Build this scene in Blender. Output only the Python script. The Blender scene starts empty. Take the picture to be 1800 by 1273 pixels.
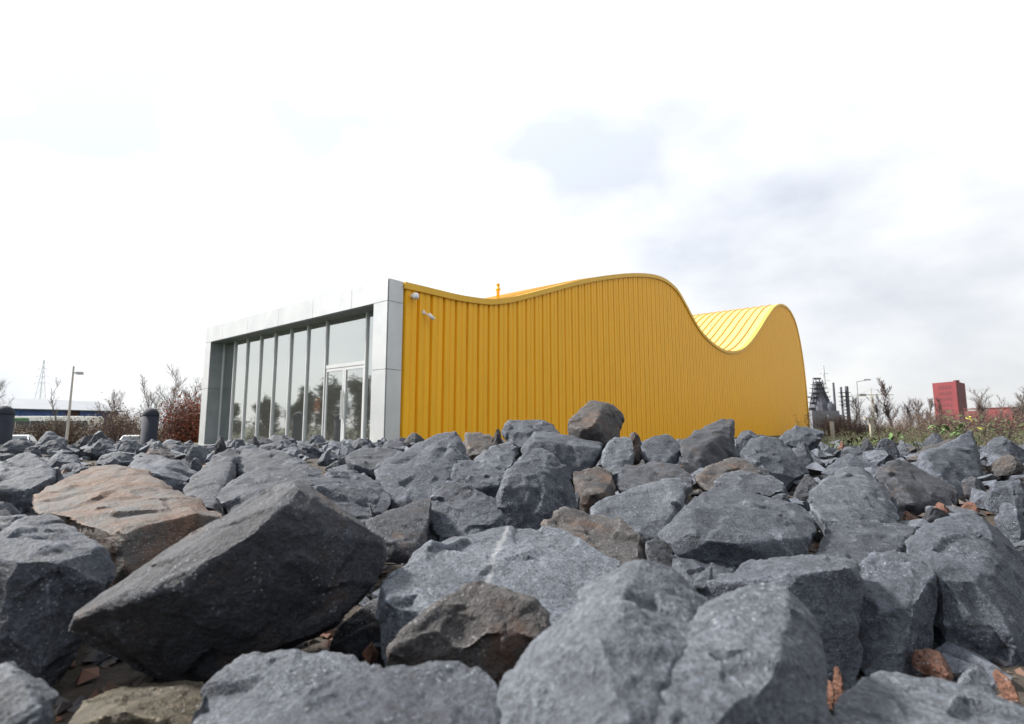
import bpy, bmesh, math, random
import numpy as np
from mathutils import Vector, Matrix

R = math.radians
SC = bpy.context.scene
COL = SC.collection
random.seed(7)
rng = np.random.default_rng(11)

# ------------------------------------------------------------------ camera, sky, sun, exposure
EYE = Vector((0.0, 0.0, 0.62))
PITCH = math.atan(115.5 / 945.0)
cam_data = bpy.data.cameras.new('camera')
cam_data.sensor_fit = 'HORIZONTAL'
cam_data.sensor_width = 36.0
cam_data.lens = 945.0 / 1800.0 * 36.0
cam_data.clip_start = 0.02
cam_data.clip_end = 6000.0
cam_data.dof.use_dof = True
cam_data.dof.focus_distance = 3.2
cam_data.dof.aperture_fstop = 4.2
cam = bpy.data.objects.new('camera', cam_data)
cam.location = EYE
cam.rotation_euler = (math.pi / 2 + PITCH, 0, 0)
COL.objects.link(cam)
SC.camera = cam

SUN_EL, SUN_AZ = R(43), R(-77)           # azimuth measured from +Y towards +X
sun_dir = Vector((math.sin(SUN_AZ) * math.cos(SUN_EL), math.cos(SUN_AZ) * math.cos(SUN_EL), math.sin(SUN_EL)))

world = bpy.data.worlds.new('World')
SC.world = world
world.use_nodes = True
wn, wl = world.node_tree.nodes, world.node_tree.links
wn.clear()
w_out = wn.new('ShaderNodeOutputWorld')
w_mix = wn.new('ShaderNodeMixShader'); w_mix.inputs[0].default_value = 0.94
w_sky = wn.new('ShaderNodeTexSky'); w_sky.sky_type = 'NISHITA'; w_sky.sun_disc = False
w_sky.sun_elevation = SUN_EL; w_sky.sun_rotation = SUN_AZ
w_b1 = wn.new('ShaderNodeBackground'); w_b1.inputs[1].default_value = 0.10
w_b2 = wn.new('ShaderNodeBackground'); w_b2.inputs[1].default_value = 0.45
wl.new(w_sky.outputs[0], w_b1.inputs[0])
tc = wn.new('ShaderNodeTexCoord')
mp = wn.new('ShaderNodeMapping'); mp.inputs['Scale'].default_value = (1, 1, 1.9); mp.inputs['Location'].default_value = (0.75, 0.55, 0.22)
wl.new(tc.outputs['Generated'], mp.inputs[0])
nz = wn.new('ShaderNodeTexNoise'); nz.inputs['Scale'].default_value = 2.3; nz.inputs['Detail'].default_value = 7; nz.inputs['Roughness'].default_value = 0.5
wl.new(mp.outputs[0], nz.inputs['Vector'])
cr = wn.new('ShaderNodeValToRGB')
cr.color_ramp.elements[0].position = 0.36; cr.color_ramp.elements[0].color = (0.62, 0.66, 0.73, 1)
cr.color_ramp.elements[1].position = 0.60; cr.color_ramp.elements[1].color = (1.0, 1.0, 1.0, 1)
wl.new(nz.outputs['Fac'], cr.inputs[0])
dt = wn.new('ShaderNodeVectorMath'); dt.operation = 'DOT_PRODUCT'; dt.inputs[1].default_value = sun_dir
wl.new(tc.outputs['Generated'], dt.inputs[0])
gl = wn.new('ShaderNodeMapRange'); gl.inputs[1].default_value = -0.7; gl.inputs[2].default_value = 1.0; gl.inputs[3].default_value = 0.85; gl.inputs[4].default_value = 1.45
wl.new(dt.outputs['Value'], gl.inputs[0])
sc_ = wn.new('ShaderNodeVectorMath'); sc_.operation = 'SCALE'
sp = wn.new('ShaderNodeSeparateXYZ'); wl.new(tc.outputs['Generated'], sp.inputs[0])
ev = wn.new('ShaderNodeMapRange'); ev.inputs[3].default_value = 1.0; ev.inputs[4].default_value = 1.6     # overcast sky: brighter overhead
wl.new(sp.outputs['Z'], ev.inputs[0])
em_ = wn.new('ShaderNodeMath'); em_.operation = 'MULTIPLY'; wl.new(gl.outputs[0], em_.inputs[0]); wl.new(ev.outputs[0], em_.inputs[1])
wl.new(cr.outputs[0], sc_.inputs[0]); wl.new(em_.outputs[0], sc_.inputs['Scale'])
wl.new(sc_.outputs[0], w_b2.inputs[0])
wl.new(w_b1.outputs[0], w_mix.inputs[1]); wl.new(w_b2.outputs[0], w_mix.inputs[2]); wl.new(w_mix.outputs[0], w_out.inputs[0])

sun_data = bpy.data.lights.new('sun', 'SUN')
sun_data.energy = 5.0
sun_data.angle = R(8)
sun_data.color = (1.0, 0.95, 0.88)
sun = bpy.data.objects.new('sun', sun_data)
sun.rotation_euler = sun_dir.to_track_quat('Z', 'Y').to_euler()
COL.objects.link(sun)

SC.view_settings.view_transform = 'Standard'
SC.view_settings.look = 'None'
SC.view_settings.gamma = 1.0
SC.view_settings.exposure = 1.03
SC.cycles.max_bounces = 6

# ------------------------------------------------------------------ helpers
CT, ST = math.cos(PITCH), math.sin(PITCH)
def at(x, y, Y):
    """point of the place seen at photo position (x, y) that lies Y metres ahead of the camera"""
    a, b = x - 900.0, -(y - 636.5)
    d = (a, 945.0 * CT - b * ST, 945.0 * ST + b * CT)
    k = Y / d[1]
    return Vector((d[0] * k, Y, EYE.z + d[2] * k))

def tag(o, label=None, cat=None, group=None, kind=None):
    if label: o['label'] = label
    if cat: o['category'] = cat
    if group: o['group'] = group
    if kind: o['kind'] = kind
    return o

def empty(name, loc=(0, 0, 0), rz=0.0):
    o = bpy.data.objects.new(name, None)
    o.location = loc; o.rotation_euler = (0, 0, rz); o.empty_display_size = 0.2
    COL.objects.link(o)
    return o

def link(name, mesh, mat, parent=None):
    if mat is not None and not mesh.materials: mesh.materials.append(mat)
    o = bpy.data.objects.new(name, mesh)
    COL.objects.link(o)
    if parent is not None: o.parent = parent
    return o

class MB:
    """collects simple shapes, builds ONE mesh object"""
    def __init__(s): s.v = []; s.f = []
    def add(s, vs, fs):
        n = len(s.v); s.v += [tuple(v) for v in vs]; s.f += [tuple(i + n for i in f) for f in fs]; return s
    def box(s, x0, y0, z0, x1, y1, z1):
        vs = [(x0,y0,z0),(x1,y0,z0),(x1,y1,z0),(x0,y1,z0),(x0,y0,z1),(x1,y0,z1),(x1,y1,z1),(x0,y1,z1)]
        return s.add(vs, [(0,3,2,1),(4,5,6,7),(0,1,5,4),(1,2,6,5),(2,3,7,6),(3,0,4,7)])
    def quad(s, a, b, c, d): return s.add([a, b, c, d], [(0, 1, 2, 3)])
    def tube(s, a, b, r0, r1=None, n=6, cap=True):
        a, b = Vector(a), Vector(b); r1 = r0 if r1 is None else r1
        d = b - a
        if d.length < 1e-9: return s
        d.normalize()
        u = d.orthogonal().normalized(); w = d.cross(u)
        vs = []
        for p, r in ((a, r0), (b, r1)):
            for i in range(n):
                t = 2 * math.pi * i / n
                vs.append(p + (u * math.cos(t) + w * math.sin(t)) * r)
        fs = [(i, (i + 1) % n, n + (i + 1) % n, n + i) for i in range(n)]
        if cap: fs += [tuple(range(n - 1, -1, -1)), tuple(range(n, 2 * n))]
        return s.add(vs, fs)
    def lathe(s, prof, n=24, c=(0, 0)):
        vs = []; fs = []
        for r, z in prof:
            for i in range(n):
                t = 2 * math.pi * i / n
                vs.append((c[0] + r * math.cos(t), c[1] + r * math.sin(t), z))
        for k in range(len(prof) - 1):
            for i in range(n):
                j = (i + 1) % n
                fs.append((k*n+i, k*n+j, (k+1)*n+j, (k+1)*n+i))
        fs.append(tuple(range(n - 1, -1, -1))); m = (len(prof) - 1) * n
        fs.append(tuple(range(m, m + n)))
        return s.add(vs, fs)
    def mesh(s, name, smooth=False):
        m = bpy.data.meshes.new(name); m.from_pydata(s.v, [], s.f); m.update()
        if smooth: m.polygons.foreach_set('use_smooth', [True] * len(m.polygons))
        return m
    def build(s, name, mat, parent=None, smooth=False):
        return link(name, s.mesh(name, smooth), mat, parent)

# ---- materials
def new_mat(name):
    m = bpy.data.materials.new(name); m.use_nodes = True
    nt = m.node_tree
    return m, nt, nt.nodes, nt.links, nt.nodes['Principled BSDF']

def mix_col(N, L, fac, a, b, blend='MIX'):
    n = N.new('ShaderNodeMix'); n.data_type = 'RGBA'; n.blend_type = blend
    for sock, val in ((n.inputs[0], fac), (n.inputs[6], a), (n.inputs[7], b)):
        if isinstance(val, (int, float)): sock.default_value = val
        elif isinstance(val, tuple): sock.default_value = val if len(val) == 4 else (*val, 1)
        else: L.new(val, sock)
    return n.outputs[2]

def noise_node(N, L, vec, scale, detail=4, rough=0.55):
    n = N.new('ShaderNodeTexNoise'); n.inputs['Scale'].default_value = scale
    n.inputs['Detail'].default_value = detail; n.inputs['Roughness'].default_value = rough
    if vec is not None: L.new(vec, n.inputs['Vector'])
    return n.outputs['Fac']

def rng_node(N, L, v, a, b, c=0.0, d=1.0):
    n = N.new('ShaderNodeMapRange'); L.new(v, n.inputs[0])
    for i, x in enumerate((a, b, c, d)): n.inputs[i + 1].default_value = x
    return n.outputs[0]

def simple(name, col, rough=0.6, metal=0.0, var=0.12, scale=3.0, bump=0.0, bscale=40, coords='Object', emit=None):
    m, nt, N, L, P = new_mat(name)
    t = N.new('ShaderNodeTexCoord')
    f = noise_node(N, L, t.outputs[coords], scale, 5)
    lo = tuple(c * (1 - var) for c in col); hi = tuple(min(1, c * (1 + var)) for c in col)
    L.new(mix_col(N, L, rng_node(N, L, f, 0.3, 0.7), lo, hi), P.inputs['Base Color'])
    P.inputs['Roughness'].default_value = rough; P.inputs['Metallic'].default_value = metal
    if bump:
        b = N.new('ShaderNodeBump'); b.inputs['Strength'].default_value = bump; b.inputs['Distance'].default_value = 0.01
        L.new(noise_node(N, L, t.outputs[coords], bscale, 6), b.inputs['Height']); L.new(b.outputs[0], P.inputs['Normal'])
    if emit:
        P.inputs['Emission Color'].default_value = (*emit[0], 1); P.inputs['Emission Strength'].default_value = emit[1]
    return m

def rock_mat(name, dark, light, stain=None, stain_amt=0.0, grain=1.0, vein=None, strata=0.0):
    m, nt, N, L, P = new_mat(name)
    t = N.new('ShaderNodeTexCoord'); oi = N.new('ShaderNodeObjectInfo'); geo = N.new('ShaderNodeNewGeometry')
    off = N.new('ShaderNodeVectorMath'); off.operation = 'MULTIPLY_ADD'
    cmb = N.new('ShaderNodeCombineXYZ')
    for i in range(3): L.new(oi.outputs['Random'], cmb.inputs[i])
    L.new(cmb.outputs[0], off.inputs[0]); off.inputs[1].default_value = (37, 53, 71); L.new(t.outputs['Object'], off.inputs[2])
    v = off.outputs[0]
    big = noise_node(N, L, v, 5.0, 4); mid = noise_node(N, L, v, 32, 6, 0.65); fine = noise_node(N, L, v, 170, 3, 0.75)
    a = mix_col(N, L, rng_node(N, L, big, 0.3, 0.7), dark, light)
    val = N.new('ShaderNodeVectorMath'); val.operation = 'SCALE'; L.new(a, val.inputs[0])
    mm = N.new('ShaderNodeMath'); mm.operation = 'MULTIPLY'
    L.new(rng_node(N, L, mid, 0.3, 0.72, 0.76, 1.26), mm.inputs[0])
    L.new(rng_node(N, L, fine, 0.28, 0.75, 1 - 0.55 * grain, 1 + 0.8 * grain), mm.inputs[1])
    m2 = N.new('ShaderNodeMath'); m2.operation = 'MULTIPLY'; L.new(mm.outputs[0], m2.inputs[0])
    L.new(rng_node(N, L, oi.outputs['Random'], 0, 1, 0.74, 1.22), m2.inputs[1])
    grit = noise_node(N, L, v, 78, 4, 0.7)
    m3 = N.new('ShaderNodeMath'); m3.operation = 'MULTIPLY'; L.new(m2.outputs[0], m3.inputs[0]); L.new(rng_node(N, L, grit, 0.32, 0.70, 0.6, 1.55), m3.inputs[1])
    L.new(m3.outputs[0], val.inputs['Scale'])
    c = val.outputs[0]
    if stain:
        sn = noise_node(N, L, v, 7.0, 6, 0.7)
        c = mix_col(N, L, rng_node(N, L, sn, 0.62 - 0.3 * stain_amt, 0.74 - 0.18 * stain_amt), c, stain)
    # bruised, chipped edges are paler
    ed = rng_node(N, L, geo.outputs['Pointiness'], 0.508, 0.56, 0.0, 0.75)
    em = N.new('ShaderNodeMath'); em.operation = 'MULTIPLY'; L.new(ed, em.inputs[0]); L.new(rng_node(N, L, mid, 0.35, 0.6), em.inputs[1])
    c = mix_col(N, L, em.outputs[0], c, tuple(min(0.6, x * 2.3 + 0.02) for x in light))
    # pale mineral flecks
    vo = N.new('ShaderNodeTexVoronoi'); vo.inputs['Scale'].default_value = 95; L.new(v, vo.inputs['Vector'])
    fl = rng_node(N, L, vo.outputs['Distance'], 0.10, 0.28, 0.5, 0.0)
    fm = N.new('ShaderNodeMath'); fm.operation = 'MULTIPLY'; L.new(fl, fm.inputs[0]); L.new(rng_node(N, L, noise_node(N, L, v, 11, 4), 0.48, 0.64), fm.inputs[1])
    c = mix_col(N, L, fm.outputs[0], c, (0.36, 0.39, 0.42))
    if vein:   # a mineral vein: a thin warped plane through the stone
        sep = N.new('ShaderNodeVectorMath'); sep.operation = 'DOT_PRODUCT'; L.new(t.outputs['Object'], sep.inputs[0]); sep.inputs[1].default_value = vein[0]
        ad = N.new('ShaderNodeMath'); ad.operation = 'MULTIPLY_ADD'; L.new(noise_node(N, L, t.outputs['Object'], 14, 4), ad.inputs[0]); ad.inputs[1].default_value = 0.028; L.new(sep.outputs['Value'], ad.inputs[2])
        sb = N.new('ShaderNodeMath'); sb.operation = 'SUBTRACT'; L.new(ad.outputs[0], sb.inputs[0]); sb.inputs[1].default_value = vein[1]
        ab = N.new('ShaderNodeMath'); ab.operation = 'ABSOLUTE'; L.new(sb.outputs[0], ab.inputs[0])
        c = mix_col(N, L, rng_node(N, L, ab.outputs[0], 0.003, 0.009, 0.5, 0.0), c, (0.24, 0.245, 0.25))
    L.new(c, P.inputs['Base Color'])
    P.inputs['Roughness'].default_value = 0.7
    P.inputs['Specular IOR Level'].default_value = 0.38
    b1 = N.new('ShaderNodeBump'); b1.inputs['Strength'].default_value = 0.5; b1.inputs['Distance'].default_value = 0.010
    L.new(mid, b1.inputs['Height'])
    b2 = N.new('ShaderNodeBump'); b2.inputs['Strength'].default_value = 0.85; b2.inputs['Distance'].default_value = 0.006
    ba = N.new('ShaderNodeMath'); ba.operation = 'MULTIPLY_ADD'; L.new(grit, ba.inputs[0]); ba.inputs[1].default_value = 1.6; L.new(fine, ba.inputs[2]); L.new(ba.outputs[0], b2.inputs['Height']); L.new(b1.outputs[0], b2.inputs['Normal'])
    last = b2
    if strata:
        w = N.new('ShaderNodeTexNoise'); w.inputs['Scale'].default_value = 9; w.inputs['Detail'].default_value = 5
        ms = N.new('ShaderNodeMapping'); ms.inputs['Scale'].default_value = (1, 2.2, 9); ms.inputs['Rotation'].default_value = (0.5, 0.3, 0.2)
        L.new(v, ms.inputs[0]); L.new(ms.outputs[0], w.inputs['Vector'])
        b3 = N.new('ShaderNodeBump'); b3.inputs['Strength'].default_value = strata; b3.inputs['Distance'].default_value = 0.012
        L.new(w.outputs['Fac'], b3.inputs['Height']); L.new(b2.outputs[0], b3.inputs['Normal']); last = b3
    L.new(last.outputs[0], P.inputs['Normal'])
    return m

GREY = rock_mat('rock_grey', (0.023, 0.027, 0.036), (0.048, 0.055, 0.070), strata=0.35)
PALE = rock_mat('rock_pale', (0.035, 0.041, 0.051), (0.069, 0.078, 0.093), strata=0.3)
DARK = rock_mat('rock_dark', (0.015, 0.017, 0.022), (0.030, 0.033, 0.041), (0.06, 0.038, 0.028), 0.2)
VEIN = rock_mat('rock_vein', (0.034, 0.040, 0.051), (0.068, 0.078, 0.094), vein=((1.0, -0.15, 0.25), 0.055), grain=1.25)
BROWN = rock_mat('rock_brown', (0.027, 0.026, 0.028), (0.049, 0.045, 0.044), (0.072, 0.041, 0.027), 0.4)
TAN = rock_mat('rock_tan', (0.056, 0.030, 0.019), (0.082, 0.052, 0.036), (0.075, 0.076, 0.077), 0.65, grain=0.8, strata=0.4)
RED = rock_mat('rock_red', (0.062, 0.027, 0.018), (0.110, 0.052, 0.033), grain=0.7)
OLIVE = rock_mat('rock_olive', (0.034, 0.028, 0.018), (0.055, 0.046, 0.030), grain=0.5)

# ---- rock builder
_perm = rng.permutation(256); _perm = np.concatenate([_perm, _perm, _perm])
_grad = rng.normal(size=(256, 3)); _grad /= np.linalg.norm(_grad, axis=1)[:, None]
def perlin(p):
    i = np.floor(p).astype(int); fr = p - i; u = fr * fr * fr * (fr * (fr * 6 - 15) + 10); i &= 255
    out = 0
    for dx in (0, 1):
        for dy in (0, 1):
            for dz in (0, 1):
                h = _perm[_perm[_perm[i[:, 0] + dx] + i[:, 1] + dy] + i[:, 2] + dz] % 256
                g = _grad[h]
                d = g[:, 0] * (fr[:, 0] - dx) + g[:, 1] * (fr[:, 1] - dy) + g[:, 2] * (fr[:, 2] - dz)
                w = (u[:, 0] if dx else 1 - u[:, 0]) * (u[:, 1] if dy else 1 - u[:, 1]) * (u[:, 2] if dz else 1 - u[:, 2])
                out = out + d * w
    return out

def sculpt(name, lumps, voxel, seed, rough=1.0, strata=1.0, cuts=12, bite=(0.03, 0.11), planes=11):
    """closed stone: convex lumps fused, evenly re-meshed, then broken up with fracture noise"""
    bm = bmesh.new()
    for pts in lumps:
        b = bmesh.new()
        for p in pts: b.verts.new(p)
        r = bmesh.ops.convex_hull(b, input=b.verts)
        bmesh.ops.delete(b, geom=list({g for g in r['geom_interior'] + r['geom_unused'] if isinstance(g, bmesh.types.BMVert)}), context='VERTS')
        bmesh.ops.recalc_face_normals(b, faces=b.faces)
        mm = bpy.data.meshes.new('t'); b.to_mesh(mm); b.free(); bm.from_mesh(mm); bpy.data.meshes.remove(mm)
    me = bpy.data.meshes.new('t'); bm.to_mesh(me); bm.free()
    tmp = bpy.data.objects.new('t', me); COL.objects.link(tmp)
    md = tmp.modifiers.new('r', 'REMESH'); md.mode = 'VOXEL'; md.voxel_size = voxel; md.adaptivity = 0
    ms = tmp.modifiers.new('s', 'SMOOTH'); ms.factor = 0.5; ms.iterations = 1
    dg = bpy.context.evaluated_depsgraph_get()
    out = bpy.data.meshes.new_from_object(tmp.evaluated_get(dg))
    bpy.data.objects.remove(tmp); bpy.data.meshes.remove(me)
    out.name = name
    n = len(out.vertices)
    co = np.empty(n * 3); out.vertices.foreach_get('co', co); co = co.reshape(-1, 3)
    no = np.empty(n * 3); out.vertices.foreach_get('normal', no); no = no.reshape(-1, 3)
    size = float(np.sort(np.ptp(co, axis=0))[1:].mean())
    r_ = np.random.default_rng(seed)
    q = co + r_.uniform(-40, 40, 3)
    # broken faces: flat cuts around the stone
    cen = co.mean(0)
    co = co + no * (perlin(q / (0.5 * size)) * 0.010 * size * rough)[:, None]
    w1 = perlin(q / (0.10 * size)) * 0.006 * size + perlin(q / (0.035 * size)) * 0.003 * size
    w2 = perlin(q / (0.12 * size) + 31) * 0.006 * size
    for i in range(cuts):
        n_c = r_.normal(size=3); n_c /= np.linalg.norm(n_c)
        dd = (co - cen) @ n_c
        h = dd.max() - r_.uniform(*bite) * size * rough
        ex = np.maximum(0, dd - h - w1 * math.cos(i * 2.4) - w2 * math.sin(i * 2.4))
        co = co - ex[:, None] * n_c
    # flatten each side of the stone to a broken plane, leaving sharp edges between
    for ps in range(2):
        ctr = no[r_.integers(0, n, planes)].copy(); sub = r_.integers(0, n, min(n, 4000))
        for it in range(5):
            asg = np.argmax(no[sub] @ ctr.T, axis=1)
            for k_ in range(planes):
                mk = asg == k_
                if mk.sum() > 3: v_ = no[sub][mk].sum(0); ctr[k_] = v_ / (np.linalg.norm(v_) + 1e-9)
        asg = np.argmax(no @ ctr.T, axis=1)
        for k_ in range(planes):
            mk = asg == k_
            if mk.sum() < 12: continue
            dd = co @ ctr[k_]; h = np.percentile(dd[mk], 50 if ps == 0 else 68)
            ex = np.where((no @ ctr[k_]) > 0.2, np.maximum(0, dd - h - w1 * .5), 0)
            ex = np.minimum(ex, 0.10 * size)
            co = co - ex[:, None] * ctr[k_]
    # fracture facets: tilted flat patches meeting in creases
    for nsd, amp, tl in ((16, 0.004, 0.055), (120, 0.0025, 0.10)):
        sd = co[r_.integers(0, n, nsd)]
        qq = co + np.stack([w1, w2, w1 - w2], 1) * 2.5
        D_ = np.linalg.norm(qq[:, None, :] - sd[None], axis=2) if n * nsd < 4e6 else np.sqrt(np.maximum(0, (qq ** 2).sum(1)[:, None] - 2 * qq @ sd.T + (sd ** 2).sum(1)[None]))
        ix = np.argpartition(D_, 1, axis=1)[:, :2]; dv = np.take_along_axis(D_, ix, 1)
        sw = dv[:, 0] > dv[:, 1]; ix[sw] = ix[sw][:, ::-1]; dv[sw] = dv[sw][:, ::-1]
        of = r_.uniform(-1, 1, nsd) * amp * size; tv = r_.normal(size=(nsd, 3)) * tl
        f1 = of[ix[:, 0]] + ((co - sd[ix[:, 0]]) * tv[ix[:, 0]]).sum(1); f2 = of[ix[:, 1]] + ((co - sd[ix[:, 1]]) * tv[ix[:, 1]]).sum(1)
        bl = np.clip((dv[:, 1] - dv[:, 0]) / (0.02 * size), 0, 1) * .5 + .5
        co = co + no * ((f1 * bl + f2 * (1 - bl)) * (0.35 + 0.65 * rough))[:, None]
    # conchoidal spalls: spherical bites near the surface
    for i in range(4):
        k_ = r_.integers(0, n); rad = r_.uniform(0.16, 0.38) * size
        c_ = co[k_] + no[k_] * rad * r_.uniform(0.90, 0.97)
        v_ = co - c_; ln = np.linalg.norm(v_, axis=1) + 1e-9
        tgt = rad * (1 + 0.06 * perlin(q / (0.08 * size) + i * 3))
        ins = (ln < tgt) & (ln > 0.82 * rad)
        co[ins] = c_ + v_[ins] / ln[ins][:, None] * tgt[ins][:, None]
    d = perlin(q / (0.16 * size)) * 0.003 * size
    rg = 1 - 2 * np.abs(perlin(q / (0.09 * size) + 4)); d += rg * 0.0018 * size
    d += perlin(q / (0.05 * size)) * 0.0052 * size + (0.5 - np.abs(perlin(q / (0.024 * size)))) * 0.0052 * size
    bd = r_.normal(size=3); bd[2] = abs(bd[2]) + 0.4; bd /= np.linalg.norm(bd)
    s_ = (co @ bd) / (0.13 * size) + 1.3 * perlin(q / (0.3 * size) + 3)
    fr = s_ - np.floor(s_); st = np.clip((fr - .42) / .16, 0, 1)
    msk = np.clip(perlin(q / (0.5 * size) + 21) * 3 + 0.3, 0, 1)
    d += (st - fr) * 0.010 * size * strata * msk                                      # bedding steps
    co = co + no * (d * (0.4 + 0.6 * rough))[:, None]
    out.vertices.foreach_set('co', co.ravel())
    out.polygons.foreach_set('use_smooth', [True] * len(out.polygons)); out.update()
    out.set_sharp_from_angle(angle=R(30))
    return out

def finish_rock(me, mat, label, name='rock', group=None, cat='rock'):
    n = len(me.vertices); co = np.empty(n * 3); me.vertices.foreach_get('co', co); co = co.reshape(-1, 3)
    c = np.array([*(co[:, :2].min(0) + co[:, :2].max(0)) / 2, co[:, 2].min()])
    me.vertices.foreach_set('co', (co - c).ravel()); me.update()
    o = link(name, me, mat); o.location = c
    return tag(o, label, cat, group)

SEED = [100]
def hero(label, mat, *lumps, thick=0.6, rough=1.0, strata=1.0, name='rock', drop=0.22, cat='rock', foot=True):
    """each lump: visible corners (x, y, Y); the hidden back and underside are added behind and below them"""
    SEED[0] += 1
    L3 = []; ymin = 99
    for lp in lumps:
        xs = [p[0] for p in lp]; ys = [p[1] for p in lp]; Ys = [p[2] for p in lp]
        cx, cy, w, h = (min(xs) + max(xs)) / 2, (min(ys) + max(ys)) / 2, max(xs) - min(xs), max(ys) - min(ys)
        Y0 = min(Ys); ymin = min(ymin, Y0)
        T = thick * max(w, h) * Y0 / 952.0
        pts = [at(*p) for p in lp]
        for x, y, Y in lp:
            k = Y + T * 0.45
            pts.append(at(cx + (x - cx) * 0.90, max(cy + (y - cy) * 0.86 + 0.10 * h, min(ys) + 0.16 * h), k))
            k = Y + T
            pts.append(at(cx + (x - cx) * 0.62, max(cy + (y - cy) * 0.6 + drop * h, min(ys) + 0.35 * h), k))
        zl = min(p.z for p in pts); cw = at(cx, cy, Y0 + T * 0.45)
        for a_, b_ in ((-.3, -.1), (.3, -.1), (-.25, .3), (.25, .3)) if foot else ():
            pts.append(Vector((cw.x + a_ * w * Y0 / 952, cw.y + b_ * T, zl - 0.15 * h * Y0 / 952)))
        L3.append(pts)
    ms_l = [sculpt(name, [pts], max(0.0032, 0.0044 * ymin), SEED[0] + 500 * i, rough, strata, 22, (0.004, 0.045)) for i, pts in enumerate(L3)]
    me = ms_l[0]
    if len(ms_l) > 1:
        bm = bmesh.new()
        for q in ms_l: bm.from_mesh(q)
        bm.to_mesh(me); bm.free()
    return finish_rock(me, mat, label, name, cat=cat)

def boxrock(label, mat, x0, y0, x1, y1, Y, peak=0.5, name='rock', sink=0.6, seed=None, tilt=None, cat='rock', group=None):
    """a random fractured stone whose visible outline fills the given patch of the bed, Y metres out"""
    SEED[0] += 1
    r_ = np.random.default_rng(SEED[0] if seed is None else seed)
    gp = at((x0 + x1) / 2, y1, Y); yg = 752 + (EYE.z - ground_z(gp.x, Y)) / Y * 952 + 4      # reach down to the ground or the stones below
    y1e = max(y1 + sink * (y1 - y0), min(yg, y1 + 2.0 * (y1 - y0)))
    n = 8
    th = r_.permutation(np.linspace(0, 2 * np.pi, n, endpoint=False)) + r_.uniform(-.25, .25, n)
    z = np.clip(r_.uniform(-1, 1, n), -0.8, 0.8)
    z[0] = 1.0; z[1] = 0.85; z[2] = -0.9; z[3] = -0.8
    rad = np.sqrt(1 - np.minimum(np.abs(z), .93) ** 2.6) * r_.uniform(0.8, 1.15, n)
    P = np.stack([rad * np.cos(th), rad * np.sin(th) * 0.9, z], 1)
    P = np.concatenate([P, [[-1, 0, r_.uniform(-.5, .2)], [1, 0, r_.uniform(-.5, .2)], [(peak - .5) * 1.6, r_.uniform(-.3, .3), 1.05], [(peak - .5) * 1.6 + r_.uniform(-.45, .45), r_.uniform(-.5, .2), .8]]])
    P = np.concatenate([P, [[math.cos(a_) * r_.uniform(.7, .95), math.sin(a_) * .75, r_.uniform(-.6, .45)] for a_ in r_.uniform(0, 6.28) + np.arange(6) * 1.047]])
    w = (x1 - x0) * Y / 952.0; h = (y1e - y0) * Y / 952.0; dpt = min(w, 1.6 * h) * 0.9 + 0.05
    c = np.array(at((x0 + x1) / 2, (y0 + y1e) / 2, Y + dpt * 0.35))
    S = np.array([w / 2, dpt / 2, h / 2])
    for it in range(3):
        Q = c + P * S
        u = [];
        for q in Q:
            d = Vector(q) - EYE; yy = d.y * CT + d.z * ST; up = -d.y * ST + d.z * CT
            u.append((900 + 945 * d.x / yy, 636.5 - 945 * up / yy))
        u = np.array(u); lo, hi = u.min(0), u.max(0)
        S[0] *= (x1 - x0) / (hi[0] - lo[0]); S[2] *= (y1e - y0) / (hi[1] - lo[1])
        m = Y / 952.0
        c[0] += ((x0 + x1) / 2 - (lo[0] + hi[0]) / 2) * m; c[2] -= ((y0 + y1e) / 2 - (lo[1] + hi[1]) / 2) * m
    me = sculpt(name, [[Vector(q) for q in c + P * S]], min(max(0.005, 0.0055 * Y), max(w, h) / 36), SEED[0], 1.0, 0.8, 20, (0.01, 0.13))
    return finish_rock(me, mat, label, name, group, cat)

# ------------------------------------------------------------------ ground
PC = Vector((-3.0587, 13.0, 0.0))                      # outer front corner of the pavilion
PL = Vector((-0.77618, 0.63051, 0)); PR = Vector((0.63051, 0.77618, 0))
def sstep(a, b, x):
    t = min(1.0, max(0.0, (x - a) / (b - a))); return t * t * (3 - 2 * t)
def ground_z(x, y):
    r = math.hypot(x, y)
    s = (x - PC.x) * PL.x + (y - PC.y) * PL.y
    z = (0.09 + 0.22 * sstep(2.0, 5.0, r)) * (1 - sstep(9.0, 11.5, r)) - 1.25 * sstep(14.0, 20.0, s)
    return z

m, nt, N, L, P = new_mat('ground_soil')
t = N.new('ShaderNodeTexCoord')
f1 = noise_node(N, L, t.outputs['Object'], 0.35, 6, 0.6); f2 = noise_node(N, L, t.outputs['Object'], 14, 6, 0.7)
soil = mix_col(N, L, rng_node(N, L, f2, 0.3, 0.7), (0.018, 0.014, 0.011), (0.045, 0.035, 0.026))
grassc = mix_col(N, L, rng_node(N, L, f2, 0.3, 0.7), (0.035, 0.05, 0.016), (0.075, 0.095, 0.03))
ln_ = N.new('ShaderNodeVectorMath'); ln_.operation = 'LENGTH'; L.new(t.outputs['Object'], ln_.inputs[0])      # the rock bed lies on bare soil
gm_ = N.new('ShaderNodeMath'); gm_.operation = 'MULTIPLY'; L.new(rng_node(N, L, ln_.outputs['Value'], 10.5, 13.0), gm_.inputs[0]); L.new(rng_node(N, L, f1, 0.40, 0.55), gm_.inputs[1])
L.new(mix_col(N, L, gm_.outputs[0], soil, grassc), P.inputs['Base Color'])
P.inputs['Roughness'].default_value = 0.95
b = N.new('ShaderNodeBump'); b.inputs['Strength'].default_value = 0.8; b.inputs['Distance'].default_value = 0.03
L.new(f2, b.inputs['Height']); L.new(b.outputs[0], P.inputs['Normal'])
SOIL = m
ax = np.sinh(np.linspace(-6.6, 6.6, 121)) * 5.5
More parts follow.
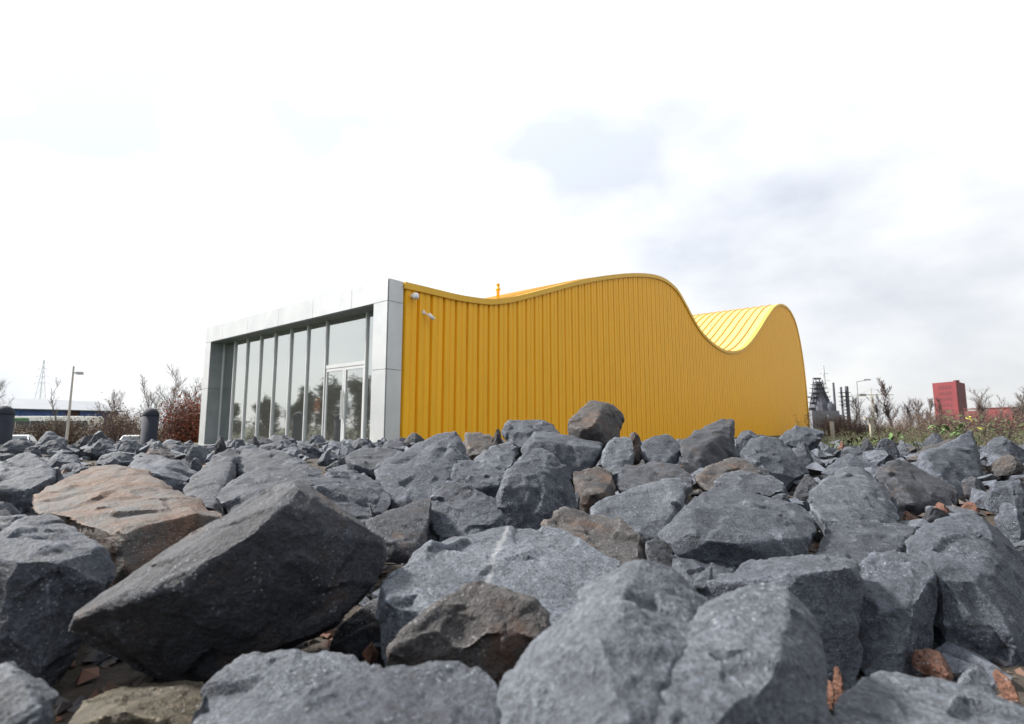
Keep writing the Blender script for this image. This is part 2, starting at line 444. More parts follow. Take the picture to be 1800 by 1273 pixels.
gv = [(float(x), float(y), ground_z(x, y)) for y in ax for x in ax]
n_ = len(ax)
gf = [(j * n_ + i, j * n_ + i + 1, (j + 1) * n_ + i + 1, (j + 1) * n_ + i) for j in range(n_ - 1) for i in range(n_ - 1)]
g = bpy.data.meshes.new('ground'); g.from_pydata(gv, [], gf); g.update()
g.polygons.foreach_set('use_smooth', [True] * len(g.polygons))
tag(link('ground', g, SOIL), kind='structure')

# ------------------------------------------------------------------ pavilion
def yellow_mat(name, col):
    m, nt, N, L, P = new_mat(name)
    t = N.new('ShaderNodeTexCoord')
    mp = N.new('ShaderNodeMapping'); mp.inputs['Scale'].default_value = (3.0, 3.0, 0.35); L.new(t.outputs['Object'], mp.inputs[0])
    f = noise_node(N, L, mp.outputs[0], 1.6, 6, 0.65); f2 = noise_node(N, L, t.outputs['Object'], 35, 4)
    a = mix_col(N, L, rng_node(N, L, f, 0.3, 0.72), tuple(c * 0.86 for c in col), col)
    a = mix_col(N, L, rng_node(N, L, f2, 0.3, 0.8, 0.0, 0.14), a, (0.42, 0.27, 0.04))
    L.new(a, P.inputs['Base Color'])
    P.inputs['Roughness'].default_value = 0.48; P.inputs['Specular IOR Level'].default_value = 0.4
    b = N.new('ShaderNodeBump'); b.inputs['Strength'].default_value = 0.12; b.inputs['Distance'].default_value = 0.02
    L.new(noise_node(N, L, mp.outputs[0], 2.5, 3), b.inputs['Height']); L.new(b.outputs[0], P.inputs['Normal'])
    return m
YEL = yellow_mat('yellow_sheet', (0.94, 0.475, 0.008))
YELF = yellow_mat('yellow_trim', (0.80, 0.46, 0.04))
YELR = yellow_mat('yellow_roof', (0.78, 0.49, 0.13))
m, nt, N, L, P = new_mat('aluminium_sheet')
t = N.new('ShaderNodeTexCoord')
L.new(mix_col(N, L, rng_node(N, L, noise_node(N, L, t.outputs['Object'], 1.4, 5), 0.3, 0.7), (0.49, 0.505, 0.52), (0.60, 0.61, 0.615)), P.inputs['Base Color'])
P.inputs['Metallic'].default_value = 0.5; P.inputs['Roughness'].default_value = 0.40
ALU = m
ALUF = simple('mullion_aluminium', (0.56, 0.57, 0.575), 0.4, 0.4, 0.05)
STEEL = simple('galvanised_steel', (0.36, 0.37, 0.38), 0.5, 0.5, 0.1)
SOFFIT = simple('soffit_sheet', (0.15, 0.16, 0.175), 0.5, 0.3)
REVEAL = simple('reveal_sheet_shaded', (0.20, 0.225, 0.23), 0.45, 0.3)  # frame metal darkened: shade and dark reflections put into the colour
INNER = simple('interior_plaster', (0.16, 0.16, 0.155), 0.8)
FLOORM = simple('interior_floor', (0.09, 0.09, 0.085), 0.5)
RUBBER = simple('black_rubber', (0.02, 0.02, 0.022), 0.6)
WHITEP = simple('white_plastic', (0.72, 0.72, 0.72), 0.4, 0, 0.04)
m, nt, N, L, P = new_mat('coated_glass')
N.remove(P)
gs = N.new('ShaderNodeBsdfGlossy'); gs.inputs['Color'].default_value = (0.84, 0.87, 0.86, 1); gs.inputs['Roughness'].default_value = 0.03
tr = N.new('ShaderNodeBsdfTransparent'); tr.inputs['Color'].default_value = (0.62, 0.70, 0.68, 1)
lw = N.new('ShaderNodeLayerWeight'); lw.inputs['Blend'].default_value = 0.5
ms_ = N.new('ShaderNodeMixShader')
L.new(rng_node(N, L, lw.outputs['Fresnel'], 0.0, 1.0, 0.50, 0.95), ms_.inputs[0])
L.new(tr.outputs[0], ms_.inputs[1]); L.new(gs.outputs[0], ms_.inputs[2]); df = N.new('ShaderNodeBsdfDiffuse'); df.inputs['Color'].default_value = (0.55, 0.57, 0.56, 1)                # pale haze painted into the glass to soften its reflections
md_ = N.new('ShaderNodeMixShader'); md_.inputs[0].default_value = 0.05
L.new(ms_.outputs[0], md_.inputs[1]); L.new(df.outputs[0], md_.inputs[2]); L.new(md_.outputs[0], N['Material Output'].inputs[0])
tcg = N.new('ShaderNodeTexCoord'); bg = N.new('ShaderNodeBump'); bg.inputs['Strength'].default_value = 0.05; bg.inputs['Distance'].default_value = 0.05
L.new(noise_node(N, L, tcg.outputs['Object'], 0.9, 2), bg.inputs['Height']); L.new(bg.outputs[0], gs.inputs['Normal'])
GLASS = m

pav = empty('pavilion', PC, math.atan2(PR.y, PR.x))     # local x runs back along the yellow side, local y along the glass front
tag(pav, 'long yellow metal pavilion with wavy roof and silver framed glass front', 'building')

WALLH = [(0.46, 4.30), (1.35, 4.32), (2.15, 4.335), (2.79, 4.37), (3.66, 4.46), (4.25, 4.59), (5.03, 4.82), (6.61, 5.38), (8.46, 6.04), (10.03, 6.55),
         (11.71, 7.04), (13.2, 7.43), (14.47, 7.71), (15.6, 7.90), (16.6, 7.98), (17.5, 7.93), (18.5, 7.72), (19.6, 7.15), (20.43, 6.64), (21.65, 6.05),
         (23.22, 5.65), (24.94, 5.43), (26.6, 5.44), (28.99, 5.82), (31.08, 6.54), (33.53, 7.73), (36.23, 9.20), (38.66, 10.40), (40.66, 11.02), (42.4, 11.24),
         (43.7, 11.23), (45.0, 11.02), (46.5, 10.42), (47.8, 9.10), (48.75, 7.3), (49.3, 5.4), (49.58, 3.3), (49.68, 1.2), (49.70, 0.0)]
# smooth resample of the roof wave (Catmull-Rom)
wave = []
for i in range(len(WALLH) - 1):
    p0 = WALLH[max(0, i - 1)]; p1 = WALLH[i]; p2 = WALLH[i + 1]; p3 = WALLH[min(len(WALLH) - 1, i + 2)]
    for k in range(6):
        u = k / 6.0
        wave.append(tuple(0.5 * (2 * b + (c - a) * u + (2 * a - 5 * b + 4 * c - d) * u * u + (3 * b - a - 3 * c + d) * u ** 3) for a, b, c, d in zip(p0, p1, p2, p3)))
wave.append(WALLH[-1])
wx = [p[0] for p in wave]; wz = [p[1] for p in wave]
def roof_z(t): return float(np.interp(t, wx, wz))
def offset_curve(pts, d):
    out = []
    for i, (x, z) in enumerate(pts):
        a = pts[max(0, i - 1)]; b = pts[min(len(pts) - 1, i + 1)]
        tx, tz = b[0] - a[0], b[1] - a[1]; n = math.hypot(tx, tz) or 1
        out.append((x + tz / n * d, z - tx / n * d))
    return out

# side wall: trapezoidal sheets, one object each
PITCHW = 0.46
t0 = 0.462; k = 0
while t0 < 49.2:
    w = min(PITCHW, 49.45 - t0)
    prof = [(0.0, 0.05), (0.045, 0.05), (0.075, -0.035), (0.215, -0.035), (0.235, -0.012), (0.275, -0.012), (0.295, -0.035), (w - 0.025, -0.035), (w - 0.001, 0.05)]
    prof = [p for p in prof if p[0] <= w]
    vs = []
    for a, yy in prof:
        vs.append((t0 + a, yy, 0.02)); vs.append((t0 + a, yy, max(0.3, roof_z(t0 + a) - 0.10)))
    fs = [(2 * i, 2 * i + 2, 2 * i + 3, 2 * i + 1) for i in range(len(prof) - 1)]
    MB().add(vs, fs).build('wall_sheet', YEL, pav)
    t0 += PITCHW; k += 1
# inner liner behind the sheets, far side wall and dark joint backing
MB().box(0.50, 0.06, 0.0, 49.0, 0.10, 0.5).add([], []).build('base_plinth', SOFFIT, pav)
for yy, nm in ((0.12, 'inner_wall'), (10.66, 'rear_side_wall')):
    vs = []; fs = []
    for i, (x, z) in enumerate(wave):
        vs += [(x, yy, 0.0), (x, yy, max(0.0, z - 0.06))]
        if i: fs.append((2 * i - 2, 2 * i, 2 * i + 1, 2 * i - 1))
    MB().add(vs, fs).build(nm, INNER if nm == 'inner_wall' else YEL, pav)
# yellow edge trim along the wave
inn = offset_curve(wave, 0.17)
vs = []; fs = []
for (x, z), (xi, zi) in zip(wave, inn):
    vs += [(x, -0.085, z), (xi, -0.085, zi), (xi, -0.02, zi), (x, 0.16, z + 0.0)]
for i in range(len(wave) - 1):
    a = 4 * i; b = a + 4
    fs += [(a, a + 1, b + 1, b), (a + 1, a + 2, b + 2, b + 1), (a + 3, a, b, b + 3)]
fs.append((0, 3, 2, 1))
MB().add(vs, fs).build('roof_edge_trim', YELF, pav)
# roof: curved strips with a standing seam, one object each
SW = 0.62; low = offset_curve(wave, 0.05); up = offset_curve(wave, -0.045)
nst = int(10.5 / SW)
for j in range(nst):
    y0 = 0.162 + j * SW; y1 = y0 + SW if j < nst - 1 else 10.70
    vs = []; fs = []
    for (x, z), (xu, zu) in zip(low, up):
        vs += [(x, y0, z), (x, y1 - 0.06, z), (xu, y1 - 0.05, zu), (xu, y1 - 0.012, zu), (x, y1 - 0.002, z)]
    for i in range(len(low) - 1):
        a = 5 * i; b = a + 5
        fs += [(a + q, b + q, b + q + 1, a + q + 1) for q in range(4)]
    MB().add(vs, fs).build('roof_strip', YELR, pav)
# vent pipe on the roof
vx, vy = 4.75, 0.50
MB().lathe([(0.05, 4.5), (0.05, 5.02), (0.085, 5.04), (0.085, 5.09), (0.05, 5.11), (0.05, 5.22), (0.06, 5.22), (0.06, 5.25)], 14, (vx, vy)).build('vent_pipe', YELF, pav, True)

# silver portal
def panel(name, x0, y0, z0, x1, y1, z1, mat=None, parent=None):
    g_ = 0.006
    d = [x1 - x0, y1 - y0, z1 - z0]; k_ = d.index(min(d)); a = [x0, y0, z0]; b_ = [x1, y1, z1]
    for i in range(3):
        if i != k_: a[i] += g_; b_[i] -= g_
    return MB().box(*a, *b_).build(name, mat or ALU, parent or pav)
TOPZ, HEADZ, YR, YLJ, YL, DEP = 4.31, 3.74, 0.556, 10.24, 10.73, 0.45
js = [0.0, 1.52, 3.42, 5.38, 7.41, 9.32, YL]
for a, b_ in zip(js, js[1:]): panel('fascia_panel', -0.02, a, HEADZ, 0.0, b_, TOPZ)
for a, b_ in ((0.0, 2.04), (2.04, HEADZ)):
    panel('jamb_panel', -0.02, 0.0, a, 0.0, YR, b_); panel('jamb_panel', -0.02, YLJ, a, 0.0, YL, b_)
    panel('return_panel', 0.002, -0.02, a, 0.455, 0.0, b_)
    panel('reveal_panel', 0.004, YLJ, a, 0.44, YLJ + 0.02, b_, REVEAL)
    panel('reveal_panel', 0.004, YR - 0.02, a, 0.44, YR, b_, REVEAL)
    panel('return_panel', 0.002, YL, a, 0.455, YL + 0.02, b_)
panel('return_panel', 0.002, -0.02, HEADZ, 0.455, 0.0, TOPZ)
panel('return_panel', 0.002, YL, HEADZ, 0.455, YL + 0.02, TOPZ)
panel('top_panel', 0.002, -0.018, TOPZ - 0.022, 0.455, YL, TOPZ - 0.002)
for a, b_ in zip(js, js[1:]):
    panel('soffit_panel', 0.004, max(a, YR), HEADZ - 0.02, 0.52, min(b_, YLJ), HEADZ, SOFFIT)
# dark backing behind the panel joints
MB().box(0.003, 0.003, 0.0, 0.45, YR - 0.022, TOPZ - 0.03).box(0.003, YLJ + 0.022, 0.0, 0.45, YL - 0.003, TOPZ - 0.03).box(0.003, YR, HEADZ + 0.003, 0.45, YLJ, TOPZ - 0.03).build('frame_core', RUBBER, pav)
MB().box(0.46, YLJ + 0.03, 0.0, 0.50, 10.6, 4.2).build('front_closer', YEL, pav)
# recess floor, interior
MB().box(-0.6, YR, -0.02, 0.41, YLJ, 0.03).build('threshold', SOFFIT, pav)
MB().box(0.54, 0.14, 0.0, 14, 10.6, 0.03).build('interior_floor', FLOORM, pav)
MB().box(0.54, 0.14, 3.76, 14, 10.6, 3.80).build('interior_ceiling', INNER, pav)
MB().box(13.9, 0.16, 0.03, 14.0, 10.58, 3.75).build('interior_back_wall', INNER, pav)
MB().box(4.0, 7.2, 0.03, 4.7, 9.8, 1.1).box(3.95, 7.15, 1.1, 4.75, 9.85, 1.15).build('reception_counter', simple('counter_wood', (0.14, 0.07, 0.04), 0.5), pav)
# glazing
GX = DEP
my = [10.24, 9.25, 8.30, 7.32, 6.35, 5.36, 4.37, 3.35, 1.43, YR]
mullm = None
for i, yy in enumerate(my[1:-1]):
    MB().box(GX - 0.055, yy - 0.021, 0.03, GX + 0.07, yy + 0.021, HEADZ - 0.02).build('mullion', ALUF, pav)
MB().box(GX - 0.03, YLJ - 0.04, 0.03, GX + 0.05, YLJ, HEADZ - 0.02).build('mullion', ALUF, pav)
MB().box(GX - 0.03, YR, 0.03, GX + 0.05, YR + 0.04, HEADZ - 0.02).build('mullion', ALUF, pav)
for i in range(len(my) - 1):
    a, b_ = my[i + 1] + 0.028, my[i] - 0.028
    if i == 0: b_ = YLJ - 0.042
    if i == len(my) - 2: a = YR + 0.042
    if i == 7:
        MB().box(GX, a, 2.40, GX + 0.012, b_, HEADZ - 0.02).build('window_pane', GLASS, pav)
        continue
    MB().box(GX, a, 0.09, GX + 0.012, b_, HEADZ - 0.02).build('window_pane', GLASS, pav)
    MB().box(GX - 0.03, a, 0.03, GX + 0.05, b_, 0.09).build('bottom_rail', ALUF, pav)
MB().box(GX - 0.04, 1.458, 2.30, GX + 0.06, 3.322, 2.40).build('door_transom', ALUF, pav)
def door(y0, y1, hinge):
    f = MB().box(GX - 0.03, y0, 0.04, GX + 0.03, y0 + 0.07, 2.29).box(GX - 0.03, y1 - 0.07, 0.04, GX + 0.03, y1, 2.29).box(GX - 0.03, y0 + 0.07, 2.21, GX + 0.03, y1 - 0.07, 2.29).box(GX - 0.03, y0 + 0.07, 0.04, GX + 0.03, y1 - 0.07, 0.16).build('door', ALUF, pav)
    MB().box(GX - 0.004, y0 + 0.071, 0.161, GX + 0.008, y1 - 0.071, 2.209).build('door_pane', GLASS, f)
    hy = y1 - 0.035 if hinge == 'l' else y0 + 0.035
    MB().tube((GX - 0.08, hy, 0.85), (GX - 0.08, hy, 1.65), 0.016, n=8).tube((GX - 0.08, hy, 0.95), (GX - 0.02, hy, 0.95), 0.01).tube((GX - 0.08, hy, 1.55), (GX - 0.02, hy, 1.55), 0.01).build('door_handle', ALUF, f)
door(1.462, 2.385, 'l'); door(2.395, 3.318, 'r')

# lamp glowing inside
lp_ = empty('pendant_lamp', pav.matrix_world @ Vector((0, 0, 0)))
base = PC + PL * 8.2 + PR * 3.1
lp_.location = (base.x, base.y, 1.15)
tag(lp_, 'glowing orange pendant lamp seen through the glass front', 'lamp')
MB().lathe([(0.02, 0.62), (0.07, 0.55), (0.10, 0.40), (0.11, 0.25), (0.09, 0.08), (0.05, 0.0)][::-1], 16).build('lamp_shade', simple('lamp_orange', (0.8, 0.25, 0.06), 0.5, emit=((1.0, 0.22, 0.05), 3.0)), lp_, True)
MB().tube((0, 0, 0.61), (0, 0, 2.60), 0.008, n=5).build('cable', RUBBER, lp_)

# small fittings on the yellow wall near the front corner
def wall_fit(t, z, label, arm):
    b0 = PC + PR * t - PL * 0.03
    e = empty('security_camera', (b0.x, b0.y, z), math.atan2(PR.y, PR.x)); tag(e, label, 'camera')
    MB().box(-0.04, -0.03, -0.04, 0.04, 0.02, 0.05).build('mounting_plate', WHITEP, e)
    if arm:
        MB().tube((0, -0.03, 0), (0.10, -0.16, -0.10), 0.016, n=8).build('bracket', WHITEP, e)
        MB().tube((0.16, -0.22, -0.17), (0.06, -0.14, -0.05), 0.05, 0.05, 12).tube((0.17, -0.228, -0.182), (0.16, -0.22, -0.17), 0.056, 0.056, 12).build('housing', WHITEP, e, True)
    else:
        MB().tube((0, -0.03, 0), (0, -0.14, 0.0), 0.02, n=8).build('bracket', WHITEP, e)
        MB().lathe([(0.07, -0.10), (0.085, -0.05), (0.085, 0.03), (0.05, 0.06), (0.01, 0.07)], 16, (0, -0.15)).build('housing', WHITEP, e, True)
wall_fit(0.72, 3.98, 'white dome camera high on yellow wall beside silver frame', False)
wall_fit(1.12, 3.62, 'white camera on a slanted arm below the dome camera', True)

# ------------------------------------------------------------------ bollards
BOLL = simple('bollard_paint', (0.012, 0.015, 0.028), 0.85, 0, 0.25, 6, 0.15, 30)
def bollard(x, y, h, r, label):
    e = empty('bollard', (x, y, ground_z(x, y))); tag(e, label, 'bollard', 'dome topped bollards before the glass front')
    prof = [(r + 0.02, 0.0), (r + 0.02, 0.05), (r, 0.07), (r, h - r * 1.05)]
    MB().lathe(prof, 28).build('post', BOLL, e, True)
    d = [(r + 0.006, h - r * 1.05)] + [(r * math.cos(a) + 0.006, h - r * 1.05 + r * 1.05 * math.sin(a)) for a in np.linspace(0.08, 1.54, 9)]
    MB().lathe(d, 28).build('dome_cap', BOLL, e, True)
bollard(-11.5, 17.2, 1.24, 0.23, 'dark blue dome topped bollard left of the glass front')
bollard(-15.05, 16.0, 1.27, 0.24, 'dark blue dome topped bollard at the left picture edge')

# ------------------------------------------------------------------ rocks: the large ones one by one
hero('huge dark wedge shaped rock with a lit ridge, left foreground', DARK,
     [(127,1078,.96),(187,1046,1.06),(267,1002,1.10),(347,955,1.14),(400,909,1.18),(467,864,1.22),(521,846,1.24),(308,1030,.94),(407,973,.97),(493,893,1.04),(514,852,1.10),
      (573,873,1.16),(642,918,1.15),(690,953,1.18),(655,1030,1.16),(600,1085,1.12),(515,1140,1.08),(353,1197,1.06),(243,1180,1.04),(160,1145,1.03),(114,1095,1.0)], rough=.5, strata=.6, thick=.35, foot=False)
hero('large flat tan sandstone slab, the only orange top', TAN,
     [(33,886,1.72),(58,860,1.9),(138,833,2.15),(172,820,2.3),(207,821,2.3),(258,832,2.2),(267,851,2.05),(322,871,1.92),(364,891,1.8),(393,911,1.72),(187,951,1.42),(240,930,1.48),(320,905,1.58),(53,899,1.62),(133,930,1.48),
      (192,1030,1.5),(300,1005,1.6),(380,960,1.75)], thick=.3, rough=.5, strata=.5)
hero('broad grey rock cut by left edge below tan slab', GREY,
     [(-110,930,1.3),(-70,893,1.5),(0,896,1.5),(60,904,1.48),(112,916,1.4),(187,962,1.22),(196,1000,1.2),(193,1032,1.22),(140,1000,1.1),(40,985,1.05),(-60,1000,1.08),(-110,1060,1.15),(60,1115,1.15),(120,1085,1.2),(-40,1140,1.15)], thick=.35)
hero('rounded pale rock in the bottom left corner', PALE,
     [(-60,1185,.70),(0,1152,.74),(28,1148,.74),(60,1165,.72),(85,1195,.69),(106,1230,.66),(100,1265,.62),(80,1300,.6),(-40,1310,.6),(30,1215,.62)], thick=.4)
hero('dim olive brown boulder at bottom left behind slabs', OLIVE,
     [(105,1290,.80),(160,1217,.88),(215,1188,.92),(300,1180,.95),(370,1200,.95),(360,1300,.8),(220,1250,.78)], thick=.5, rough=.5, strata=0)
hero('pale grey slab behind the bottom edge slab', PALE,
     [(318,1300,.66),(340,1217,.74),(395,1166,.82),(418,1143,.86),(510,1148,.86),(600,1146,.86),(628,1160,.84),(640,1200,.78),(560,1300,.62)], thick=.3, rough=.6)
hero('smooth grey slab at bottom edge left of largest blurred rock', GREY,
     [(425,1310,.56),(500,1243,.63),(560,1203,.68),(625,1172,.73),(690,1166,.75),(760,1160,.76),(820,1168,.75),(852,1186,.72),(877,1208,.68),(885,1320,.54),(650,1320,.5)], thick=.3, rough=.6)
hero('largest blurred foreground rock with twin ridges, bottom centre', PALE,
     [(1130,977,.82),(1100,990,.80),(1000,1058,.78),(940,1120,.74),(888,1197,.68),(858,1262,.62),(850,1340,.56),(1165,985,.83),(1215,1020,.82),(1250,1060,.80),(1080,1090,.62),(1000,1200,.52),(1200,1200,.54),(1180,1340,.46)],
     [(1230,1062,.76),(1290,1030,.78),(1345,1014,.78),(1388,1020,.78),(1430,1080,.75),(1446,1150,.70),(1462,1262,.62),(1470,1340,.55),(1300,1130,.62),(1180,1180,.58),(1120,1340,.46),(1340,1340,.46)], thick=.3, rough=.85)
hero('wide grey slab with a white vein down its middle', VEIN,
     [(672,1022,1.12),(686,985,1.24),(725,965,1.32),(800,945,1.42),(870,930,1.48),(921,924,1.5),(985,930,1.48),(1032,951,1.42),(1096,976,1.32),(1080,1070,1.05),(960,1110,.98),(690,1060,1.04),(682,1110,1.06),(668,1165,1.08),(800,1090,1.0)], thick=.25, rough=.5, strata=.4)
hero('brown tinted pyramid rock before the veined slab', BROWN,
     [(850,1013,1.0),(800,1035,.99),(740,1064,.96),(700,1110,.92),(667,1160,.9),(838,1048,.93),(882,1022,1.0),(930,1050,.98),(976,1076,.96),(955,1110,.93),(925,1155,.92),(885,1195,.93),(760,1180,.9)], thick=.3)
hero('small black rock wedged between dark wedge and veined slab', DARK,
     [(583,1125,1.3),(600,1090,1.32),(660,1050,1.36),(694,1040,1.34),(700,1110,1.3),(660,1150,1.28),(600,1155,1.26)])
hero('spiky grey rock with white streaks in the centre', GREY,
     [(880,862,2.1),(889,828,2.25),(913,797,2.35),(947,780,2.4),(964,787,2.4),(984,813,2.36),(1000,824,2.34),(1011,857,2.3),(1019,888,2.28),(1008,915,2.2),(953,935,2.05),(870,940,2.0),(950,850,2.14)],
     [(733,913,2.1),(760,867,2.18),(780,843,2.2),(803,847,2.2),(848,861,2.15),(890,872,2.1),(885,945,2.0),(797,948,2.0),(733,955,2.05)],
     [(790,842,2.3),(800,808,2.45),(815,803,2.48),(845,815,2.46),(885,818,2.46),(900,850,2.3),(800,862,2.25)], thick=.4, rough=1.1)
hero('big grey rock sloping up to a notch left of spiky rock', GREY,
     [(658,834,2.75),(662,818,2.85),(713,793,3.0),(747,780,3.05),(780,757,3.1),(796,754,3.1),(813,760,3.08),(822,785,3.0),(831,812,2.95),(790,848,2.7),(752,872,2.55),(690,897,2.5),(681,870,2.6)], thick=.4)
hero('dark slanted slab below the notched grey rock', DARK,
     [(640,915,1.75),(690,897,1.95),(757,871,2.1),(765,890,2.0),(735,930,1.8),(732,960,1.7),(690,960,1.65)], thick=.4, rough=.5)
hero('white flecked grey rock rising behind the dark wedge rock', GREY,
     [(378,872,1.85),(393,855,1.9),(407,842,2.0),(456,816,2.2),(487,809,2.25),(505,810,2.25),(532,820,2.2),(567,831,2.12),(598,851,2.05),(631,864,2.0),(656,882,1.95),(677,901,1.9),(650,925,1.8),(400,908,1.7),(525,852,1.9)], thick=.35)
hero('steep grey slab between tan slab and flecked rock', GREY,
     [(316,867,2.4),(330,848,2.55),(353,817,2.75),(385,797,2.9),(413,783,3.0),(422,795,2.95),(412,832,2.65),(400,852,2.45),(375,895,2.2),(355,888,2.2)], thick=.35, rough=.5)
hero('long low grey ridge rock behind the flecked rock', GREY,
     [(410,790,3.1),(422,783,3.15),(445,789,3.1),(495,793,3.05),(520,796,3.05),(537,811,2.95),(573,826,2.85),(560,850,2.6),(420,840,2.7)], thick=.3)
hero('dark fronted rock directly behind tan slab', GREY,
     [(207,824,2.75),(235,804,2.95),(262,794,3.0),(295,801,3.0),(329,813,2.95),(350,823,2.85),(336,848,2.7),(318,868,2.6),(278,856,2.6),(255,840,2.55),(288,830,2.58)], thick=.4)
hero('grey rock at left edge above the broad grey rock', GREY,
     [(-50,835,2.6),(0,819,2.75),(25,805,2.85),(55,795,2.9),(79,797,2.9),(92,830,2.75),(102,838,2.7),(60,862,2.5),(0,862,2.5),(60,895,2.6),(-30,900,2.6)], thick=.4)
hero('angular grey rock with shadowed end, left of spiky rock', GREY,
     [(566,830,2.55),(607,822,2.7),(630,829,2.7),(664,849,2.6),(690,873,2.5),(687,893,2.42),(668,910,2.35),(600,870,2.35)], thick=.4)
hero('flat grey slab overhanging a dark gap, below silver corner', GREY,
     [(602,801,3.85),(620,792,4.1),(664,786,4.3),(696,793,4.25),(716,795,4.2),(675,818,3.8),(630,823,3.75),(660,835,3.9)], thick=.3, rough=.6)
hero('brown grey rock behind notched rock at yellow wall', BROWN,
     [(812,765,4.2),(822,758,4.4),(847,757,4.4),(868,768,4.3),(865,795,4.1),(835,800,4.0),(815,795,4.1)])
hero('pale tilted rock left of the box shaped rock', PALE,
     [(828,805,3.5),(860,783,3.75),(893,772,3.9),(914,790,3.8),(898,812,3.55),(850,820,3.4)])
hero('jagged crested rock against yellow wall left of perched boulder', GREY,
     [(877,756,4.3),(888,738,4.5),(911,748,4.45),(940,737,4.55),(970,746,4.5),(990,762,4.4),(975,785,4.2),(917,790,4.15)], rough=1.3)
hero('box shaped rock with flat lit top below perched boulder', GREY,
     [(913,792,3.6),(933,758,4.0),(993,763,4.0),(1058,780,3.85),(1000,773,3.62),(935,768,3.6),(1058,818,3.6),(1030,826,3.5),(1000,830,3.5),(930,822,3.55),(1057,788,3.68)], thick=.3, rough=.7)
hero('rounded boulder perched highest on the pile before yellow wall', BROWN,
     [(994,757,4.0),(1003,737,4.1),(1030,707,4.3),(1055,695,4.35),(1071,698,4.35),(1080,716,4.3),(1099,730,4.3),(1095,750,4.2),(1065,780,4.05),(1017,770,3.95),(1045,745,3.92)], thick=.6, rough=.8)
hero('pale grey block right of the box shaped rock', PALE,
     [(1057,800,3.55),(1067,773,3.75),(1090,763,3.85),(1113,773,3.8),(1124,792,3.7),(1110,812,3.5),(1085,832,3.4),(1056,824,3.45)])
hero('brown block with shadowed base right of spiky rock', BROWN,
     [(1003,827,2.85),(1053,820,3.0),(1077,829,2.95),(1089,862,2.75),(1051,868,2.65),(1016,861,2.7),(1050,895,2.85)], thick=.5, rough=.6)
hero('long dark rock with lit lip below saddle shaped rock', DARK,
     [(1075,832,3.0),(1089,816,3.2),(1133,817,3.2),(1151,808,3.3),(1196,812,3.25),(1221,831,3.1),(1223,858,2.9),(1180,870,2.8),(1087,864,2.8)], thick=.4)
hero('flat lozenge shaped grey slab leaning in the centre right', PALE,
     [(1036,893,2.15),(1051,878,2.22),(1111,856,2.35),(1173,837,2.45),(1197,838,2.45),(1210,849,2.4),(1200,874,2.28),(1154,937,2.02),(1138,946,1.98),(1107,920,2.05),(1049,907,2.1)], thick=.3, rough=.45)
hero('reddish grey rock between veined slab and lozenge slab', BROWN,
     [(952,917,1.9),(1000,899,2.0),(1052,905,1.98),(1102,918,1.92),(1131,943,1.82),(1142,980,1.7),(1100,1000,1.62),(985,950,1.75)], thick=.4)
hero('large flat topped slab with dark undercut front, right of centre', GREY,
     [(1150,944,1.78),(1204,882,2.0),(1222,862,2.1),(1260,851,2.15),(1292,857,2.15),(1342,869,2.1),(1416,890,2.0),(1434,906,1.95),(1436,936,1.85),(1425,946,1.74),(1330,957,1.62),(1230,953,1.6),(1187,942,1.62),(1215,893,1.78),(1184,962,1.68),(1260,975,1.75),(1400,984,1.82)], thick=.2, rough=.6, strata=.7, drop=.05)
hero('low grey rock behind the undercut slab', PALE,
     [(1247,852,2.5),(1252,838,2.6),(1266,829,2.65),(1310,828,2.65),(1360,837,2.6),(1387,856,2.5),(1356,872,2.4),(1270,866,2.4)], thick=.4)
hero('dark wedge rock leaning on yellow wall skyline, right of saddle', DARK,
     [(1195,772,3.9),(1213,768,4.0),(1244,749,4.15),(1262,738,4.25),(1284,732,4.3),(1293,737,4.25),(1294,775,4.05),(1268,800,3.8),(1220,830,3.55),(1196,812,3.6),(1230,785,3.72),(1280,752,4.0)], thick=.4, rough=.6)
hero('saddle shaped grey rock left of the dark skyline wedge', GREY,
     [(1122,780,3.9),(1142,769,4.0),(1157,762,4.05),(1171,762,4.05),(1199,779,3.95),(1195,811,3.7),(1160,812,3.65),(1130,805,3.7)])
hero('grey pyramid rock with dark right face, below yellow wall end', GREY,
     [(1296,794,3.4),(1313,773,3.6),(1346,759,3.75),(1368,766,3.7),(1388,788,3.6),(1421,824,3.4),(1421,840,3.35),(1400,854,3.3),(1352,832,3.2),(1340,778,3.45)], thick=.4)
hero('brown grey rock below the dark skyline wedge', BROWN,
     [(1219,836,3.1),(1250,815,3.2),(1287,799,3.3),(1311,802,3.3),(1340,830,3.15),(1330,852,3.0),(1230,862,2.95)], thick=.4)
hero('pale pyramid rock with a light seam, right middle', PALE,
     [(1412,878,2.4),(1443,847,2.55),(1473,816,2.75),(1488,821,2.75),(1534,825,2.75),(1561,857,2.6),(1572,888,2.45),(1582,916,2.35),(1520,920,2.2),(1447,930,2.15),(1428,902,2.25),(1500,860,2.45)], thick=.35, rough=.7)
hero('black faced rock right of the pale pyramid', DARK,
     [(1531,827,2.95),(1553,810,3.1),(1594,807,3.15),(1615,817,3.1),(1668,843,3.0),(1689,874,2.85),(1680,892,2.8),(1630,912,2.75),(1593,905,2.72),(1580,870,2.75)], thick=.4)
hero('tall angular grey rock with broken corner, far right', GREY,
     [(1608,812,3.2),(1622,802,3.35),(1667,802,3.4),(1674,773,3.5),(1708,754,3.6),(1731,774,3.55),(1728,818,3.3),(1711,865,3.05),(1700,882,3.0),(1660,845,3.05)], thick=.4, rough=.7)
hero('long pale brown slab on the right skyline', BROWN,
     [(1578,802,3.9),(1608,790,4.05),(1640,779,4.2),(1692,768,4.3),(1690,790,4.0),(1650,808,3.75),(1590,812,3.75)], thick=.3, rough=.5)
